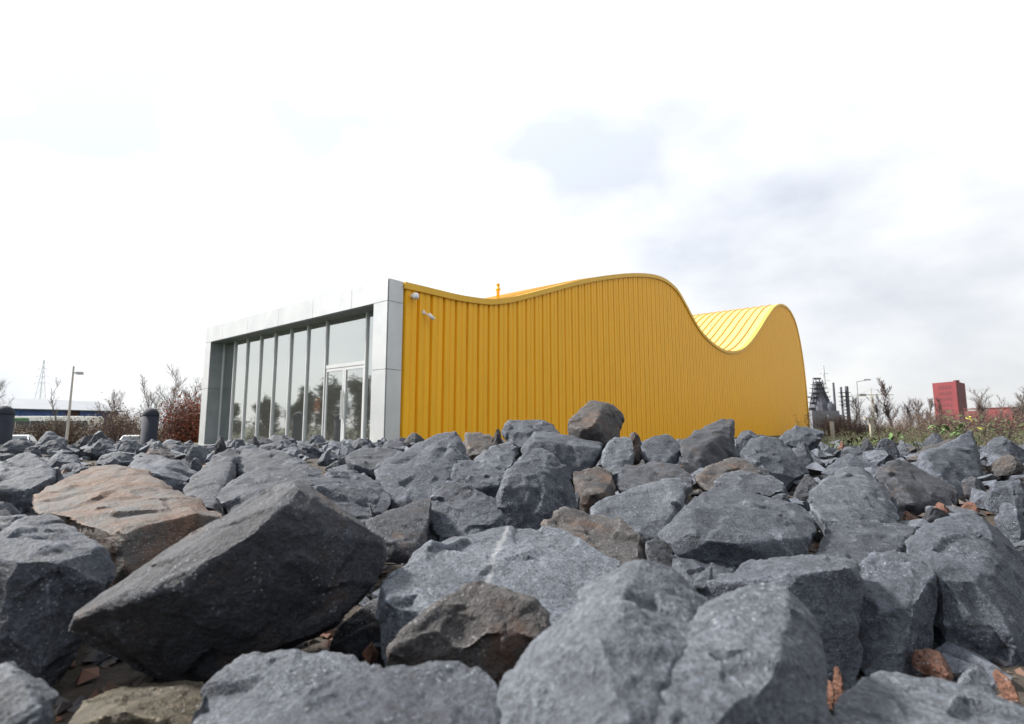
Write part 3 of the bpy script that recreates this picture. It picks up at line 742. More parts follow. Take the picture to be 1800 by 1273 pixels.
hero('grey rock with a curved lip right of the undercut slab', GREY,
     [(1426,950,1.85),(1459,917,2.0),(1484,906,2.05),(1534,917,2.02),(1618,923,2.0),(1600,960,1.8),(1560,1000,1.62),(1430,985,1.7)], thick=.35)
hero('rock with bright top and dark front, right of blurred rock', GREY,
     [(1230,1028,1.22),(1300,990,1.36),(1340,980,1.4),(1374,980,1.4),(1413,975,1.42),(1498,985,1.38),(1514,1000,1.34),(1385,1012,1.16),(1490,992,1.2),(1525,1034,1.22),(1526,1070,1.2),(1512,1145,1.2),(1450,1150,1.16),(1400,1140,1.12)], thick=.3, rough=.6)
hero('massive grey boulder with a dark hollow, right foreground', GREY,
     [(1504,990,1.42),(1540,975,1.48),(1580,968,1.5),(1628,990,1.42),(1642,1002,1.36),(1612,1062,1.26),(1592,1105,1.22),(1580,1190,1.18),(1508,1195,1.2),(1524,1080,1.3)],
     [(1578,968,1.56),(1620,921,1.68),(1690,896,1.74),(1746,905,1.72),(1782,940,1.66),(1830,990,1.6),(1840,1080,1.5),(1648,1012,1.34),(1690,1040,1.30),(1750,1100,1.28),(1800,1160,1.26),(1840,1190,1.28),(1720,1120,1.5),(1650,1080,1.55)], thick=.35, rough=.7)
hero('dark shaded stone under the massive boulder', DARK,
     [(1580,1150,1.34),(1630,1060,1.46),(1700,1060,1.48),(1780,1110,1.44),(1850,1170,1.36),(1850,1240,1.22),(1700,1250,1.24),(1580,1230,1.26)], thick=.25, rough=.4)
hero('pale slab filling the bottom right corner', PALE,
     [(1465,1240,.68),(1500,1186,.76),(1560,1179,.78),(1640,1195,.76),(1690,1205,.76),(1800,1236,.72),(1860,1270,.7),(1860,1340,.6),(1460,1340,.58)], thick=.3, rough=.6)
hero('small pointed grey stone behind the corner slab', PALE,
     [(1678,1210,.86),(1695,1172,.9),(1711,1152,.92),(1730,1175,.9),(1757,1220,.86),(1715,1235,.84)], thick=.5)
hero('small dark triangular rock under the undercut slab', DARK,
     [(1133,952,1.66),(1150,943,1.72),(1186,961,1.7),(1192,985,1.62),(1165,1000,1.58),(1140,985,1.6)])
hero('shaded slab in the shadow of the undercut slab', GREY,
     [(1175,970,1.66),(1250,975,1.7),(1330,985,1.7),(1250,1020,1.5),(1215,1028,1.48),(1180,1000,1.55)], thick=.4)
hero('tiny pointed stone behind the largest blurred rock', GREY,
     [(1213,1025,1.22),(1235,1002,1.28),(1250,990,1.3),(1258,1005,1.28),(1240,1030,1.2)])

# medium rocks of the middle and back rows
for spec in [
 ('flat topped grey rock under the left background hedge', GREY, 58,756,124,792,6.0,.4),
 ('dark grey rock below the flat topped one, far left', GREY, 62,772,120,804,5.0,.3),
 ('low grey rock beside the left edge bollard', GREY, -14,768,62,802,5.2,.5),
 ('grey rock with shadowed underside at far left edge', GREY, -16,790,47,820,4.3,.3),
 ('small split rock far left before the dark one', GREY, 38,781,76,808,4.6,.4),
 ('greenish grey rock behind the humped rock, left', PALE, 140,757,202,792,6.6,.7),
 ('humped grey rock left of the free standing bollard', GREY, 133,765,214,802,5.2,.45),
 ('grey rock just left of the free standing bollard', GREY, 198,764,256,802,5.6,.3),
 ('long pale grey rock behind the tan slab, left', PALE, 72,792,150,818,4.0,.4),
 ('pale rock behind the highest corner of tan slab', PALE, 163,790,246,824,3.8,.6),
 ('small grey rock touching the left of tan slab top', GREY, 78,812,124,842,3.0,.4),
 ('small low stone above the tan slab back edge', GREY, 118,810,168,834,3.4,.5),
 ('brown edged rock below the free standing bollard', BROWN, 254,782,322,812,4.2,.35),
 ('plain grey rock right of the free standing bollard', GREY, 288,775,346,802,5.3,.5),
 ('pale block right of the bollard before silver frame', PALE, 321,776,381,818,4.4,.35),
 ('small pale stone at the bollard foot', PALE, 258,769,288,787,6.2,.5),
 ('small grey stone left of the steep slab', GREY, 326,802,358,828,3.6,.5),
 ('dark pointed rock at the left foot of silver frame', DARK, 372,762,398,792,6.0,.4),
 ('low pale rock before the leftmost window pane', PALE, 392,769,438,790,6.4,.4),
 ('dark triangular rock before the second window mullion', DARK, 434,765,462,792,6.3,.4),
 ('long low rock below the middle window panes', GREY, 446,773,520,796,5.9,.6),
 ('pointed rock before the lamp lit window pane', GREY, 487,757,526,785,7.0,.3),
 ('dark streaked low rock below the pointed one', GREY, 470,782,548,803,4.9,.5),
 ('rounded triangular rock before the door side pane', PALE, 532,761,576,788,7.2,.5),
 ('small grey stone below the rounded triangular rock', GREY, 516,776,566,800,5.5,.4),
 ('low grey rock below the glass door', GREY, 556,778,612,798,6.0,.6),
 ('humped rock before the right door leaf', GREY, 606,766,664,792,6.8,.4),
 ('small grey stone under the humped door rock', PALE, 590,780,642,804,5.1,.5),
 ('small stone at the foot of silver corner', GREY, 640,772,684,794,6.6,.5),
 ('grey dark rock before the silver corner return', GREY, 652,769,742,800,6.4,.6),
 ('thin dark flat rock lying against the yellow wall', DARK, 703,757,752,773,8.0,.5),
 ('pale rock left of the notched grey rock', PALE, 708,772,772,804,5.0,.5),
 ('small grey stone in the gap left of slab overhang', GREY, 556,792,594,818,4.5,.5),
 ('small dark block below the overhanging slab', DARK, 570,805,617,830,3.9,.7),
 ('tiny pale stone under the overhanging slab', PALE, 588,796,618,812,4.4,.5),
 ('small rock tucked left of the jagged crested rock', BROWN, 862,747,886,775,4.7,.5),
 ('small grey rock right below perched boulder', GREY, 1064,752,1104,782,4.3,.4),
 ('rounded brownish rock right of perched boulder', BROWN, 1098,749,1136,778,4.5,.4),
 ('pale stone between spiky and brown blocks', PALE, 1004,850,1024,900,2.45,.6),
 ('grey rock right of the dark skyline wedge', GREY, 1286,738,1356,778,4.7,.4),
 ('pale low rock left of the grey pyramid', PALE, 1268,776,1312,802,4.0,.6),
 ('low rock right of the grey pyramid', GREY, 1384,771,1448,838,3.8,.3),
 ('long dark ridge rock at the end of yellow wall', GREY, 1350,747,1482,786,5.0,.4),
 ('brown topped stone at the yellow wall end', BROWN, 1386,747,1424,764,5.4,.4),
 ('small dark stone behind the undercut slab right end', GREY, 1343,857,1418,898,2.25,.4),
 ('dark stone left of the pale pyramid', DARK, 1393,830,1448,880,2.8,.5),
 ('small round stone right of the pale pyramid', GREY, 1556,850,1592,905,2.6,.4),
 ('wide flat grey rock behind the pale pyramid', GREY, 1428,782,1592,836,3.4,.35),
 ('grey knob rock on right skyline above flat rock', GREY, 1524,764,1588,806,4.0,.5),
 ('black stone left of the skyline knob rock', DARK, 1510,766,1542,780,4.8,.5),
 ('small pale stone right of the skyline knob rock', PALE, 1572,770,1608,786,4.6,.5),
 ('pink red stone among weeds by yellow wall end', RED, 1474,768,1494,784,5.0,.5),
 ('dark tipped rock before the leafy green weed', GREY, 1618,754,1668,780,4.7,.3),
 ('small dark stone below pale brown skyline slab', DARK, 1638,784,1669,806,3.55,.6),
 ('grey rock on the skyline at the right edge', GREY, 1722,755,1812,798,3.9,.4),
 ('brown stained rock at right edge below skyline', BROWN, 1733,790,1815,826,3.2,.5),
 ('cragged dark grey rock at right edge middle', GREY, 1726,820,1818,892,2.5,.6),
 ('grey rock at right edge above massive boulder', GREY, 1742,872,1822,922,2.05,.6),
 ('grey rock in the shade left of cragged rock', DARK, 1690,830,1745,882,2.8,.5),
]:
    boxrock(*spec[:7], peak=spec[7])

# red brick like rubble in the gaps
for spec in [
 ('upright orange red stone in the gap by blurred rock', 1458,1142,1494,1205,1.0),
 ('small brown red stone below upright orange one', 1436,1184,1478,1216,.85),
 ('largest rust red stone in hollow of massive boulder', 1598,1130,1686,1196,1.12),
 ('rust red stone right of the small pointed stone', 1740,1168,1792,1214,1.05),
 ('flat red stone under the black faced rock', 1583,898,1624,917,2.5),
 ('middle red stone under the black faced rock', 1638,883,1677,906,2.6),
 ('red stone right of the black faced rock', 1683,877,1724,899,2.65),
 ('dark red pebble between wedge rock and veined slab', 632,1122,670,1168,1.15),
]:
    boxrock(spec[0], RED, *spec[1:], name='red_stone', cat='stone', sink=.25)

# stones wedged in the gaps and the far rows of the bed: a few shapes, many individuals
shapes = []
for k in range(7):
    SEED[0] += 1
    r_ = np.random.default_rng(SEED[0])
    P_ = r_.normal(size=(13, 3)); P_ /= np.linalg.norm(P_, axis=1)[:, None]; P_ *= r_.uniform(.8, 1.15, (13, 1)) * np.array([.5, .42, .36])
    me = sculpt('rock', [[Vector(p) for p in P_]], 0.022, SEED[0], 1.0, .8, 14, (0.03, 0.15))
    shapes.append(me)
matcopies = {}
def zone(x, y):
    u = 900 + 952 * x / y
    for lim, w in ((60, 'below the left edge bollard'), (215, 'below the warehouse'), (350, 'below the free standing bollard'), (500, 'before the left window panes'), (680, 'before the glass doors'), (900, 'before the front of yellow wall'),
                   (1180, 'below the perched boulder'), (1420, 'before the far end of yellow wall'), (1640, 'below the leafless thicket')):
        if u < lim: return w
    return 'below the red tower at right'
tone = {'rock_grey': 'grey', 'rock_pale': 'pale grey', 'rock_dark': 'blackish', 'rock_brown': 'brownish'}
def scatter(x, y, ztop, size, mat, label, group):
    zn = zone(x, y); label = tone[mat.name] + ' ' + label + ' ' + zn; group = group + ' ' + zn
    k = random.randrange(len(shapes)); key = (k, mat.name)
    if key not in matcopies:
        mm = shapes[k].copy(); mm.materials.clear(); mm.materials.append(mat); matcopies[key] = mm
    o = bpy.data.objects.new('rock', matcopies[key])
    sx, sy, sz = (size * random.uniform(.85, 1.2) for _ in range(3))
    o.scale = (sx, sy, sz); o.rotation_euler = (random.uniform(-.5, .5), random.uniform(-.5, .5), random.uniform(0, 6.28))
    o.location = (x, y, ztop - sz * 0.40)
    COL.objects.link(o); tag(o, label, 'rock', group)
cnt = 0
Y = 0.75
while Y < 4.2:
    step = 0.42 + 0.07 * Y
    x = -(Y * 1.02 + 0.25)
    while x < Y * 1.02 + 0.25:
        scatter(x + random.uniform(-.1, .1), Y + random.uniform(-.1, .1), ground_z(x, Y) + random.uniform(.05, .11), random.uniform(.30, .42), random.choice([GREY, DARK, DARK, BROWN]),
                'half hidden stone low in a gap', 'stones wedged in the gaps')
        cnt += 1; x += step * random.uniform(.95, 1.25) * (1 + Y * .09)
    Y += step * (1 + Y * .05)
def row(n, Ya, Yb, ua, ub, za, zb, sa, sb, label, group):
    # jittered grid so that the stones pack instead of clumping
    m_ = max(1, round(n / 3)); k_ = 0
    for r_i in range(3):
        for q in range(m_):
            Yk = Ya + (Yb - Ya) * (r_i + random.random()) / 3; u = ua + (ub - ua) * (q + random.random()) / m_
            xk = u * Yk; s_ = (xk - PC.x) * PL.x + (Yk - PC.y) * PL.y; t_ = (xk - PC.x) * PR.x + (Yk - PC.y) * PR.y
            if s_ > -0.6 and t_ > -0.8: continue
            scatter(xk, Yk, za + (zb - za) * (Yk - Ya) / (Yb - Ya) + random.uniform(-.05, .03), random.uniform(sa, sb), random.choice([GREY, GREY, DARK, PALE, BROWN]), label, group); k_ += 1
    return k_
nr = row(18, 1.9, 3.6, .35, 1.0, .25, .36, .28, .42, 'half hidden stone low in a gap', 'stones wedged in the gaps')
nr += row(39, 3.8, 6.2, .46, 1.02, .46, .55, .46, .70, 'rock in the back row', 'back row of the rock bed')
nr += row(42, 4.2, 6.3, -1.02, -.05, .42, .48, .42, .60, 'rock in the back row', 'back row of the rock bed')
nr += row(9, 4.4, 6.0, -.05, .42, .42, .48, .42, .56, 'rock in the back row', 'back row of the rock bed')
print('rows', nr)
far = 0
for k in range(2000):
    Y = 6.4 + 3.4 * ((k * .618) % 1); x = (-1.02 + .9 * ((k * .755) % 1)) * Y
    s = (x - PC.x) * PL.x + (Y - PC.y) * PL.y; t = (x - PC.x) * PR.x + (Y - PC.y) * PR.y
    if s > -0.5 and t > -1.0: continue
    if s < 0 and t > 0 and s > -0.7: continue
    if far >= 42: break
    if x > 5 and Y > 8.5: continue
    scatter(x, Y, 0.51 + random.uniform(-.06, .05), random.uniform(.48, .75), random.choice([GREY, GREY, PALE, DARK]),
            'rock in the far row', 'far row of the rock bed')
    far += 1
print('scattered', cnt, far)

# chips and gravel on the soil between the rocks
rnd = random.Random(31); gb = MB()
for k in range(3800):
    Yg = 0.6 + 4.0 * rnd.random() ** 1.5; xg = rnd.uniform(-1.0, 1.0) * (Yg + .15); zg = ground_z(xg, Yg); sg = rnd.uniform(.006, .030) * (1.0 if rnd.random() < .85 else 1.8) * min(1, Yg / 1.8)
    pts = [Vector((rnd.gauss(0, 1), rnd.gauss(0, 1), rnd.gauss(0, .7))).normalized() * sg * rnd.uniform(.7, 1.2) for _ in range(6)]
    o0 = [Vector((sg, 0, 0)), Vector((-sg, 0, 0)), Vector((0, sg, 0)), Vector((0, -sg, 0)), Vector((0, 0, sg * .7)), Vector((0, 0, -sg * .7))]
    vs = [Vector((xg, Yg, zg + sg * .3)) + a * rnd.uniform(.7, 1.3) + b * .45 for a, b in zip(o0, pts)]
    gb.add(vs, [(0, 2, 4), (2, 1, 4), (1, 3, 4), (3, 0, 4), (2, 0, 5), (1, 2, 5), (3, 1, 5), (0, 3, 5)])
m, nt, N, L, P = new_mat('gravel_mix')
gg = N.new('ShaderNodeNewGeometry'); rp = N.new('ShaderNodeValToRGB'); L.new(gg.outputs['Random Per Island'], rp.inputs[0])
rp.color_ramp.elements[0].color = (0.05, 0.052, 0.06, 1); rp.color_ramp.elements[1].color = (0.13, 0.055, 0.034, 1)
ee = rp.color_ramp.elements.new(.55); ee.color = (0.075, 0.06, 0.05, 1)
L.new(rp.outputs[0], P.inputs['Base Color']); P.inputs['Roughness'].default_value = .85
tag(gb.build('gravel', m), 'brown and grey stone chips on the soil between the rocks', 'gravel', kind='stuff')

# broken shards lying between the big stones, too many and too small to tell apart
bm_s = []
for k in range(8):
    b_m = bmesh.new()
    for q in range(11): b_m.verts.new(Vector((rnd.gauss(0, 1), rnd.gauss(0, .8), rnd.gauss(0, .55))).normalized() * rnd.uniform(.7, 1.1) * 1.0)
    r_h = bmesh.ops.convex_hull(b_m, input=b_m.verts)
    b_m.verts.index_update(); bm_s.append(([v.co * 1.0 for v in b_m.verts], [tuple(v.index for v in f.verts) for f in b_m.faces])); b_m.free()
sh_ = MB()
for k in range(1500):
    Yg = 1.2 + 8.6 * rnd.random() ** .8; ug = rnd.uniform(-1.02, 1.02); xg = ug * Yg
    s0 = (xg - PC.x) * PL.x + (Yg - PC.y) * PL.y; t0_ = (xg - PC.x) * PR.x + (Yg - PC.y) * PR.y
    if s0 > -.4 and t0_ > -.5: continue
    sg = rnd.uniform(.04, .13) * min(1, .5 + Yg / 5); M_ = Matrix.Rotation(rnd.uniform(0, 6.28), 3, 'Z') @ Matrix.Rotation(rnd.uniform(-.7, .7), 3, 'X')
    o_ = Vector((xg, Yg, ground_z(xg, Yg) + rnd.uniform(.0, .09) * min(1, Yg / 4))); vs, fs = bm_s[k % 8]
    sh_.add([o_ + (M_ @ Vector((v.x * sg, v.y * sg * .85, v.z * sg * .7))) for v in vs], fs)
tag(sh_.build('rubble', GREY), 'small grey broken shards lying between the large rocks', 'rubble', kind='stuff')

# ------------------------------------------------------------------ vegetation
def plant_mat(name, a, b_, rough=0.8):
    m, nt, N, L, P = new_mat(name)
    t = N.new('ShaderNodeTexCoord')
    f = noise_node(N, L, t.outputs['Object'], 2.5, 5, 0.7)
    g2 = N.new('ShaderNodeNewGeometry')
    f2 = g2.outputs['Random Per Island']
    mx = N.new('ShaderNodeMath'); mx.operation = 'MULTIPLY_ADD'; L.new(f2, mx.inputs[0]); mx.inputs[1].default_value = 0.6; L.new(rng_node(N, L, f, .3, .7, -.1, .5), mx.inputs[2])
    L.new(mix_col(N, L, mx.outputs[0], a, b_), P.inputs['Base Color']); P.inputs['Roughness'].default_value = rough
    return m
TWIG = plant_mat('twig_brown', (0.040, 0.026, 0.026), (0.115, 0.070, 0.062))
TWIGG = plant_mat('twig_grey', (0.07, 0.062, 0.058), (0.16, 0.14, 0.125))
BARK = plant_mat('bark', (0.045, 0.038, 0.032), (0.10, 0.085, 0.07))
RUST = plant_mat('leaf_rust', (0.07, 0.018, 0.012), (0.17, 0.045, 0.028))
DEAD = plant_mat('leaf_dead', (0.05, 0.035, 0.02), (0.13, 0.085, 0.045))
GREEN = plant_mat('leaf_green', (0.028, 0.036, 0.012), (0.065, 0.075, 0.025))
FRESH = plant_mat('leaf_fresh', (0.045, 0.10, 0.018), (0.10, 0.18, 0.04), 0.5)
OLEAF = plant_mat('leaf_olive', (0.08, 0.083, 0.06), (0.17, 0.17, 0.125))
YLEAF = plant_mat('leaf_yellow', (0.55, 0.42, 0.03), (0.70, 0.60, 0.08), 0.5)

def stick(mb, a, b, r0, r1): mb.tube(a, b, r0, r1, 3, False)
def grow(mb, p, d, ln, r, depth, rnd, up=0.25, tips=None, wander=0.28, nseg=3, kids=(2, 4)):
    p = Vector(p); d = Vector(d).normalized()
    for k in range(nseg):
        d = (d + Vector((rnd.uniform(-1, 1), rnd.uniform(-1, 1), rnd.uniform(-.4, .8) + up)) * wander).normalized()
        q = p + d * ln / nseg
        stick(mb, p, q, r * (1 - k * .22), r * (1 - (k + 1) * .22))
        if tips is not None and depth <= 1: tips.append(q.copy())
        if depth > 0:
            for _ in range(rnd.randint(*kids)):
                dd = (d * .55 + Vector((rnd.uniform(-1, 1), rnd.uniform(-1, 1), rnd.uniform(-.1, 1)))).normalized()
                grow(mb, q, dd, ln * rnd.uniform(.4, .62), r * .5, depth - 1, rnd, up, tips, wander, nseg, kids)
        p = q
def leaves(mb, pts, n, size, spread, rnd):
    for _ in range(n):
        c = rnd.choice(pts) + Vector((rnd.gauss(0, spread), rnd.gauss(0, spread), rnd.gauss(0, spread)))
        u = Vector((rnd.uniform(-1, 1), rnd.uniform(-1, 1), rnd.uniform(-1, 1))).normalized(); w = u.orthogonal().normalized()
        s = size * rnd.uniform(.6, 1.3)
        mb.add([c - u * s, c + w * s * .45, c + u * s, c - w * s * .45], [(0, 1, 2, 3)])

def bare_tree(name, x, y, h, label, seed, mat=TWIGG, spread=.5, depth=2, r=.07, leafy=None, cat='tree', group=None, nl=900, lsize=.05):
    rnd = random.Random(seed); z = ground_z(x, y)
    e = empty(name, (x, y, z)); tag(e, label, cat, group)
    tr = MB(); tips = []; cr_ = MB(); p = Vector((0, 0, 0)); n = 6
    for k in range(n):
        q = p + Vector((rnd.uniform(-.05, .05) * h, rnd.uniform(-.05, .05) * h, h * .92 / n))
        tr.tube(p, q, r * (1 - k / n * .85), r * (1 - (k + 1) / n * .85), 6, False)
        if k >= 1:
            for _ in range(rnd.randint(3, 5)):
                a = rnd.uniform(0, 6.28)
                grow(cr_, p.lerp(q, rnd.random()), (math.cos(a) * spread * 1.5, math.sin(a) * spread * 1.5, rnd.uniform(.5, 1.2)), h * spread * rnd.uniform(.4, .75) * (1.15 - k / n * .6), r * .35, depth - 1, rnd, .3, tips)
        p = q
    tr.build('trunk', BARK, e); cr_.build('crown', mat, e)
    if leafy: lf = MB(); leaves(lf, tips, nl, lsize, h * .03, rnd); lf.build('leaves', leafy, e)
    return e

def thicket(pts, seed, hmin, hmax, n, mat, leafm=None, nleaf=0, lsize=.05, r=.012, width=.8):
    """mesh of bare stems along a line of (x, y) points; returns stems and leaves meshes"""
    rnd = random.Random(seed); st = MB(); lf = MB(); tips = []
    for _ in range(n):
        i = rnd.randrange(len(pts) - 1); u = rnd.random()
        x = pts[i][0] * (1 - u) + pts[i + 1][0] * u + rnd.gauss(0, width); y = pts[i][1] * (1 - u) + pts[i + 1][1] * u + rnd.gauss(0, width)
        h = rnd.uniform(hmin, hmax) * (1 + .25 * math.sin(x * 1.3 + seed) + .15 * math.sin(x * 3.1))
        p = Vector((x, y, ground_z(x, y) - .02)); d = Vector((rnd.uniform(-.3, .3), rnd.uniform(-.3, .3), 1))
        grow(st, p, d, h, r, 1, rnd, .35, tips, .16, 4, (1, 3))
        for k in range(4): tips.append(p + d * h * rnd.random() * .8)
    if nleaf: leaves(lf, tips, nleaf, lsize, .12, rnd)
    return st, lf
def px(x, Y): return ((x - 900) / 952.0 * Y, Y)

# right hand side: leafless thicket between rocks and the works
st, lf = thicket([px(1452, 42), px(1490, 40), px(1600, 36), px(1700, 33), px(1860, 30)], 3, .75, 1.2, 1100, TWIG, DEAD, 9000, .06)
th = st.build('thicket', TWIG); tag(th, 'leafless purple brown thicket beyond the rocks on the right', 'thicket', kind='stuff')
lf.build('dead_leaves', DEAD, th)
st, lf = thicket([px(1480, 22), px(1560, 21), px(1640, 20), px(1740, 17), px(1880, 15)], 5, .25, .45, 420, TWIG, GREEN, 6000, .04, .007, .7)
th = st.build('undergrowth', TWIG); tag(th, 'low green and brown undergrowth before the leafless thicket', 'undergrowth', kind='stuff')
lf.build('leaves', GREEN, th)
for i, (x, Y, top, lab, sp_, rr) in enumerate([
    (1572, 40, 672, 'tallest dark leafless tree right of the crane', .32, .085),
    (1640, 44, 700, 'slim leafless sapling before the red tower left part', .3, .05),
    (1652, 38, 696, 'leafless sapling before the red tower centre', .3, .05),
    (1622, 42, 705, 'bushy leafless tree left of the red tower', .45, .05),
    (1720, 36, 703, 'dark slim leafless tree right of the red tower', .28, .06),
    (1736, 44, 690, 'pale leafless tree right of the dark slim one', .45, .06),
    (1764, 50, 700, 'faint leafless tree above the low red building', .4, .06),
    (1796, 40, 690, 'leafless tree at the right picture edge', .45, .06),
    (1500, 46, 700, 'leafless tree behind the right street lamp', .45, .05),
    (1545, 44, 708, 'low leafless tree below the crane', .5, .05),
    (1598, 46, 712, 'low leafless tree right of the tallest one', .5, .05)]):
    X_ = (x - 900) / 952.0 * Y
    bare_tree('leafless_tree', X_, Y, .62 + (752 - top) / 952.0 * Y, lab, 40 + i, TWIGG if i in (5, 6, 7) else TWIG, sp_, 3 if i != 6 else 2, rr, group='leafless trees on the right')

def leafy_weed(x, y, Y, label, n, ln, mat, seed, name='weed'):
    rnd = random.Random(seed); p = at(x, y, Y); z0 = ground_z(p.x, p.y)
    e = empty(name, (p.x, p.y, z0)); tag(e, label, 'weed')
    top = p.z - z0
    s_ = MB(); l_ = MB()
    for k in range(max(2, n // 5)): stick(s_, (rnd.uniform(-.05, .05), rnd.uniform(-.05, .05), 0), (rnd.uniform(-.2, .2), rnd.uniform(-.2, .2), top * rnd.uniform(.75, .95)), .008, .004)
    s_.build('stem', GREEN, e)
    for k in range(n):
        a = rnd.uniform(0, 6.28); b0 = Vector((rnd.uniform(-.15, .15), rnd.uniform(-.15, .15), top * rnd.uniform(.6, .92)))
        d = Vector((math.cos(a), math.sin(a) * .6, rnd.uniform(-.1, .7))).normalized(); sd = d.cross(Vector((0, 0, 1))).normalized() * ln * .17
        m1 = b0 + d * ln * .5 + Vector((0, 0, ln * .10)); tp = b0 + d * ln - Vector((0, 0, ln * .08))
        l_.add([b0, m1 - sd, tp, m1 + sd, m1 - Vector((0, 0, ln * .04))], [(0, 1, 4), (1, 2, 4), (2, 3, 4), (3, 0, 4)])
    l_.build('leaves', mat, e); return e
leafy_weed(1662, 748, 6.0, 'bright green leafy weed behind the right skyline rocks', 20, .13, FRESH, 1)
leafy_weed(1556, 766, 5.6, 'pale green weed left of the skyline knob rock', 12, .11, FRESH, 2)
leafy_weed(1505, 772, 5.8, 'small yellowish weed by the pink red stone', 26, .09, GREEN, 3)
# shrub with last yellow leaves
p = at(1712, 770, 7.0); z0 = ground_z(p.x, p.y)
e = empty('yellow_leaf_shrub', (p.x, p.y, z0)); tag(e, 'thin shrub with two bright yellow leaf tufts, right background', 'shrub')
rnd = random.Random(9); s_ = MB(); tips = []
for k in range(16): grow(s_, (rnd.uniform(-.3, .3), rnd.uniform(-.2, .2), 0), (rnd.uniform(-.3, .3), rnd.uniform(-.2, .2), 1), .30, .006, 1, rnd, .3, tips, .2)
tag(s_.build('stems', TWIG, e), kind='stuff')
l_ = MB(); leaves(l_, tips, 260, .035, .05, rnd); l_.build('leaves', GREEN, e)
for (x, y) in ((1705, 736), (1722, 752)):
    q = at(x, y, 7.0) - Vector((p.x, p.y, z0)); t_ = MB(); leaves(t_, [q], 8, .024, .014, rnd); t_.build('yellow_leaves', YLEAF, e)
# grass among the stones on the right
rnd = random.Random(4); gm = MB()
for k in range(1500):
    c = at(rnd.uniform(1450, 1720), 790, rnd.uniform(6.2, 9.5)); z = ground_z(c.x, c.y); a = rnd.uniform(0, 6.28); h = rnd.uniform(.10, .24)
    u = Vector((math.cos(a), math.sin(a), 0)); b0 = Vector((c.x, c.y, z)); gm.add([b0 - u * .006, b0 + u * .006, b0 + Vector((math.cos(a + 1) * .1, math.sin(a + 1) * .1, h))], [(0, 1, 2)])
tag(gm.build('grass', GREEN), 'tufts of green grass between rocks and thicket', 'grass', kind='stuff')

# left hand side
st, lf = thicket([px(-80, 46), px(60, 46), px(140, 47), px(230, 46)], 8, 1.35, 1.65, 1300, TWIG, DEAD, 16000, .07)
h_ = empty('hedge', (*px(100, 46), -1.25)); tag(h_, 'low brown leafless hedge below the warehouse, far left', 'hedge')
for mb, nm, mt in ((st, 'stems', TWIG), (lf, 'leaves', DEAD)):
    o = mb.build(nm, mt, h_); o.matrix_parent_inverse = Matrix.Translation(-h_.location)
st, lf = thicket([px(196, 31), px(240, 30), px(330, 29)], 12, 1.35, 1.75, 700, TWIG, DEAD, 7000, .06, .012, .6)
h_ = empty('hedge', (*px(260, 30), -1.25)); tag(h_, 'tall brown leafless hedge behind the free standing bollard', 'hedge')
for mb, nm, mt in ((st, 'stems', TWIG), (lf, 'leaves', DEAD)):
    o = mb.build(nm, mt, h_); o.matrix_parent_inverse = Matrix.Translation(-h_.location)
st, lf = thicket([px(322, 26), px(345, 26), px(368, 26)], 15, 1.25, 1.75, 260, RUST, RUST, 7500, .06, .012, .35)
h_ = empty('red_bush', (*px(345, 26), -1.25)); tag(h_, 'rust red bush beside the left end of silver frame', 'bush')
for mb, nm, mt in ((st, 'stems', TWIG), (lf, 'leaves', RUST)):
    o = mb.build(nm, mt, h_); o.matrix_parent_inverse = Matrix.Translation(-h_.location)
for i, (x, Y, top, lab, sp_, mt) in enumerate([
    (297, 46, 655, 'tall pale leafless tree behind the tall brown hedge', .4, TWIGG),
    (262, 46, 678, 'small pale leafless tree left of the tall one', .45, TWIGG),
    (332, 40, 686, 'twisted dark branched tree above the rust red bush', .55, TWIG),
    (97, 40, 668, 'slender leafless birch beside the left lamp post', .22, TWIGG),
    (2, 60, 668, 'leafless tree at the left picture edge', .4, TWIGG),
    (205, 44, 698, 'round brown shrub at the warehouse right end', .5, TWIG)]):
    X_ = (x - 900) / 952.0 * Y
    bare_tree('leafless_tree', X_, Y, .62 + (752 - top) / 952.0 * Y - ground_z(X_, Y), lab, 70 + i, mt, sp_, 3 if i != 3 else 2, .06, group='leafless trees on the left')
# trees standing off to the left, mirrored in the glass front
for i, (x, y, h) in enumerate([(-38, 19.5, 5.0), (-37, 17.0, 5.4), (-40, 22, 4.6), (-42, 25, 3.8), (-36, 14.5, 4.2), (-37, 12.0, 3.4), (-36, 9.5, 3.2), (-44, 28.5, 3.6)]):
    bare_tree('car_park_tree', x, y, h, ['tallest brownish tree mirrored in the middle of the glass front', 'brownish tree mirrored left of the glowing lamp', 'brownish tree mirrored in the right door leaf', 'brownish tree mirrored at the right end of the glass', 'brownish tree mirrored in the second pane from left', 'low brownish tree mirrored in the leftmost panes', 'lowest brownish tree mirrored at the left reveal', 'far brownish tree mirrored beside the right jamb'][i], 90 + i, TWIGG, .5, 3, .12, OLEAF, group='trees mirrored in the glass front', nl=5000, lsize=.12)
st, lf = thicket([(-27, 6), (-28, 12), (-29, 18), (-33, 26), (-38, 33)], 21, 1.0, 1.5, 600, TWIG, DEAD, 9000, .09, .014)
h_ = empty('hedge', (-29, 18, -1.25)); tag(h_, 'dark hedge left of the picture, mirrored in the glass front', 'hedge')
for mb, nm, mt in ((st, 'stems', TWIG), (lf, 'leaves', DEAD)):
    o = mb.build(nm, mt, h_); o.matrix_parent_inverse = Matrix.Translation(-h_.location)

# ------------------------------------------------------------------ far buildings and works
def place(x, y, Y): return at(x, y, Y)
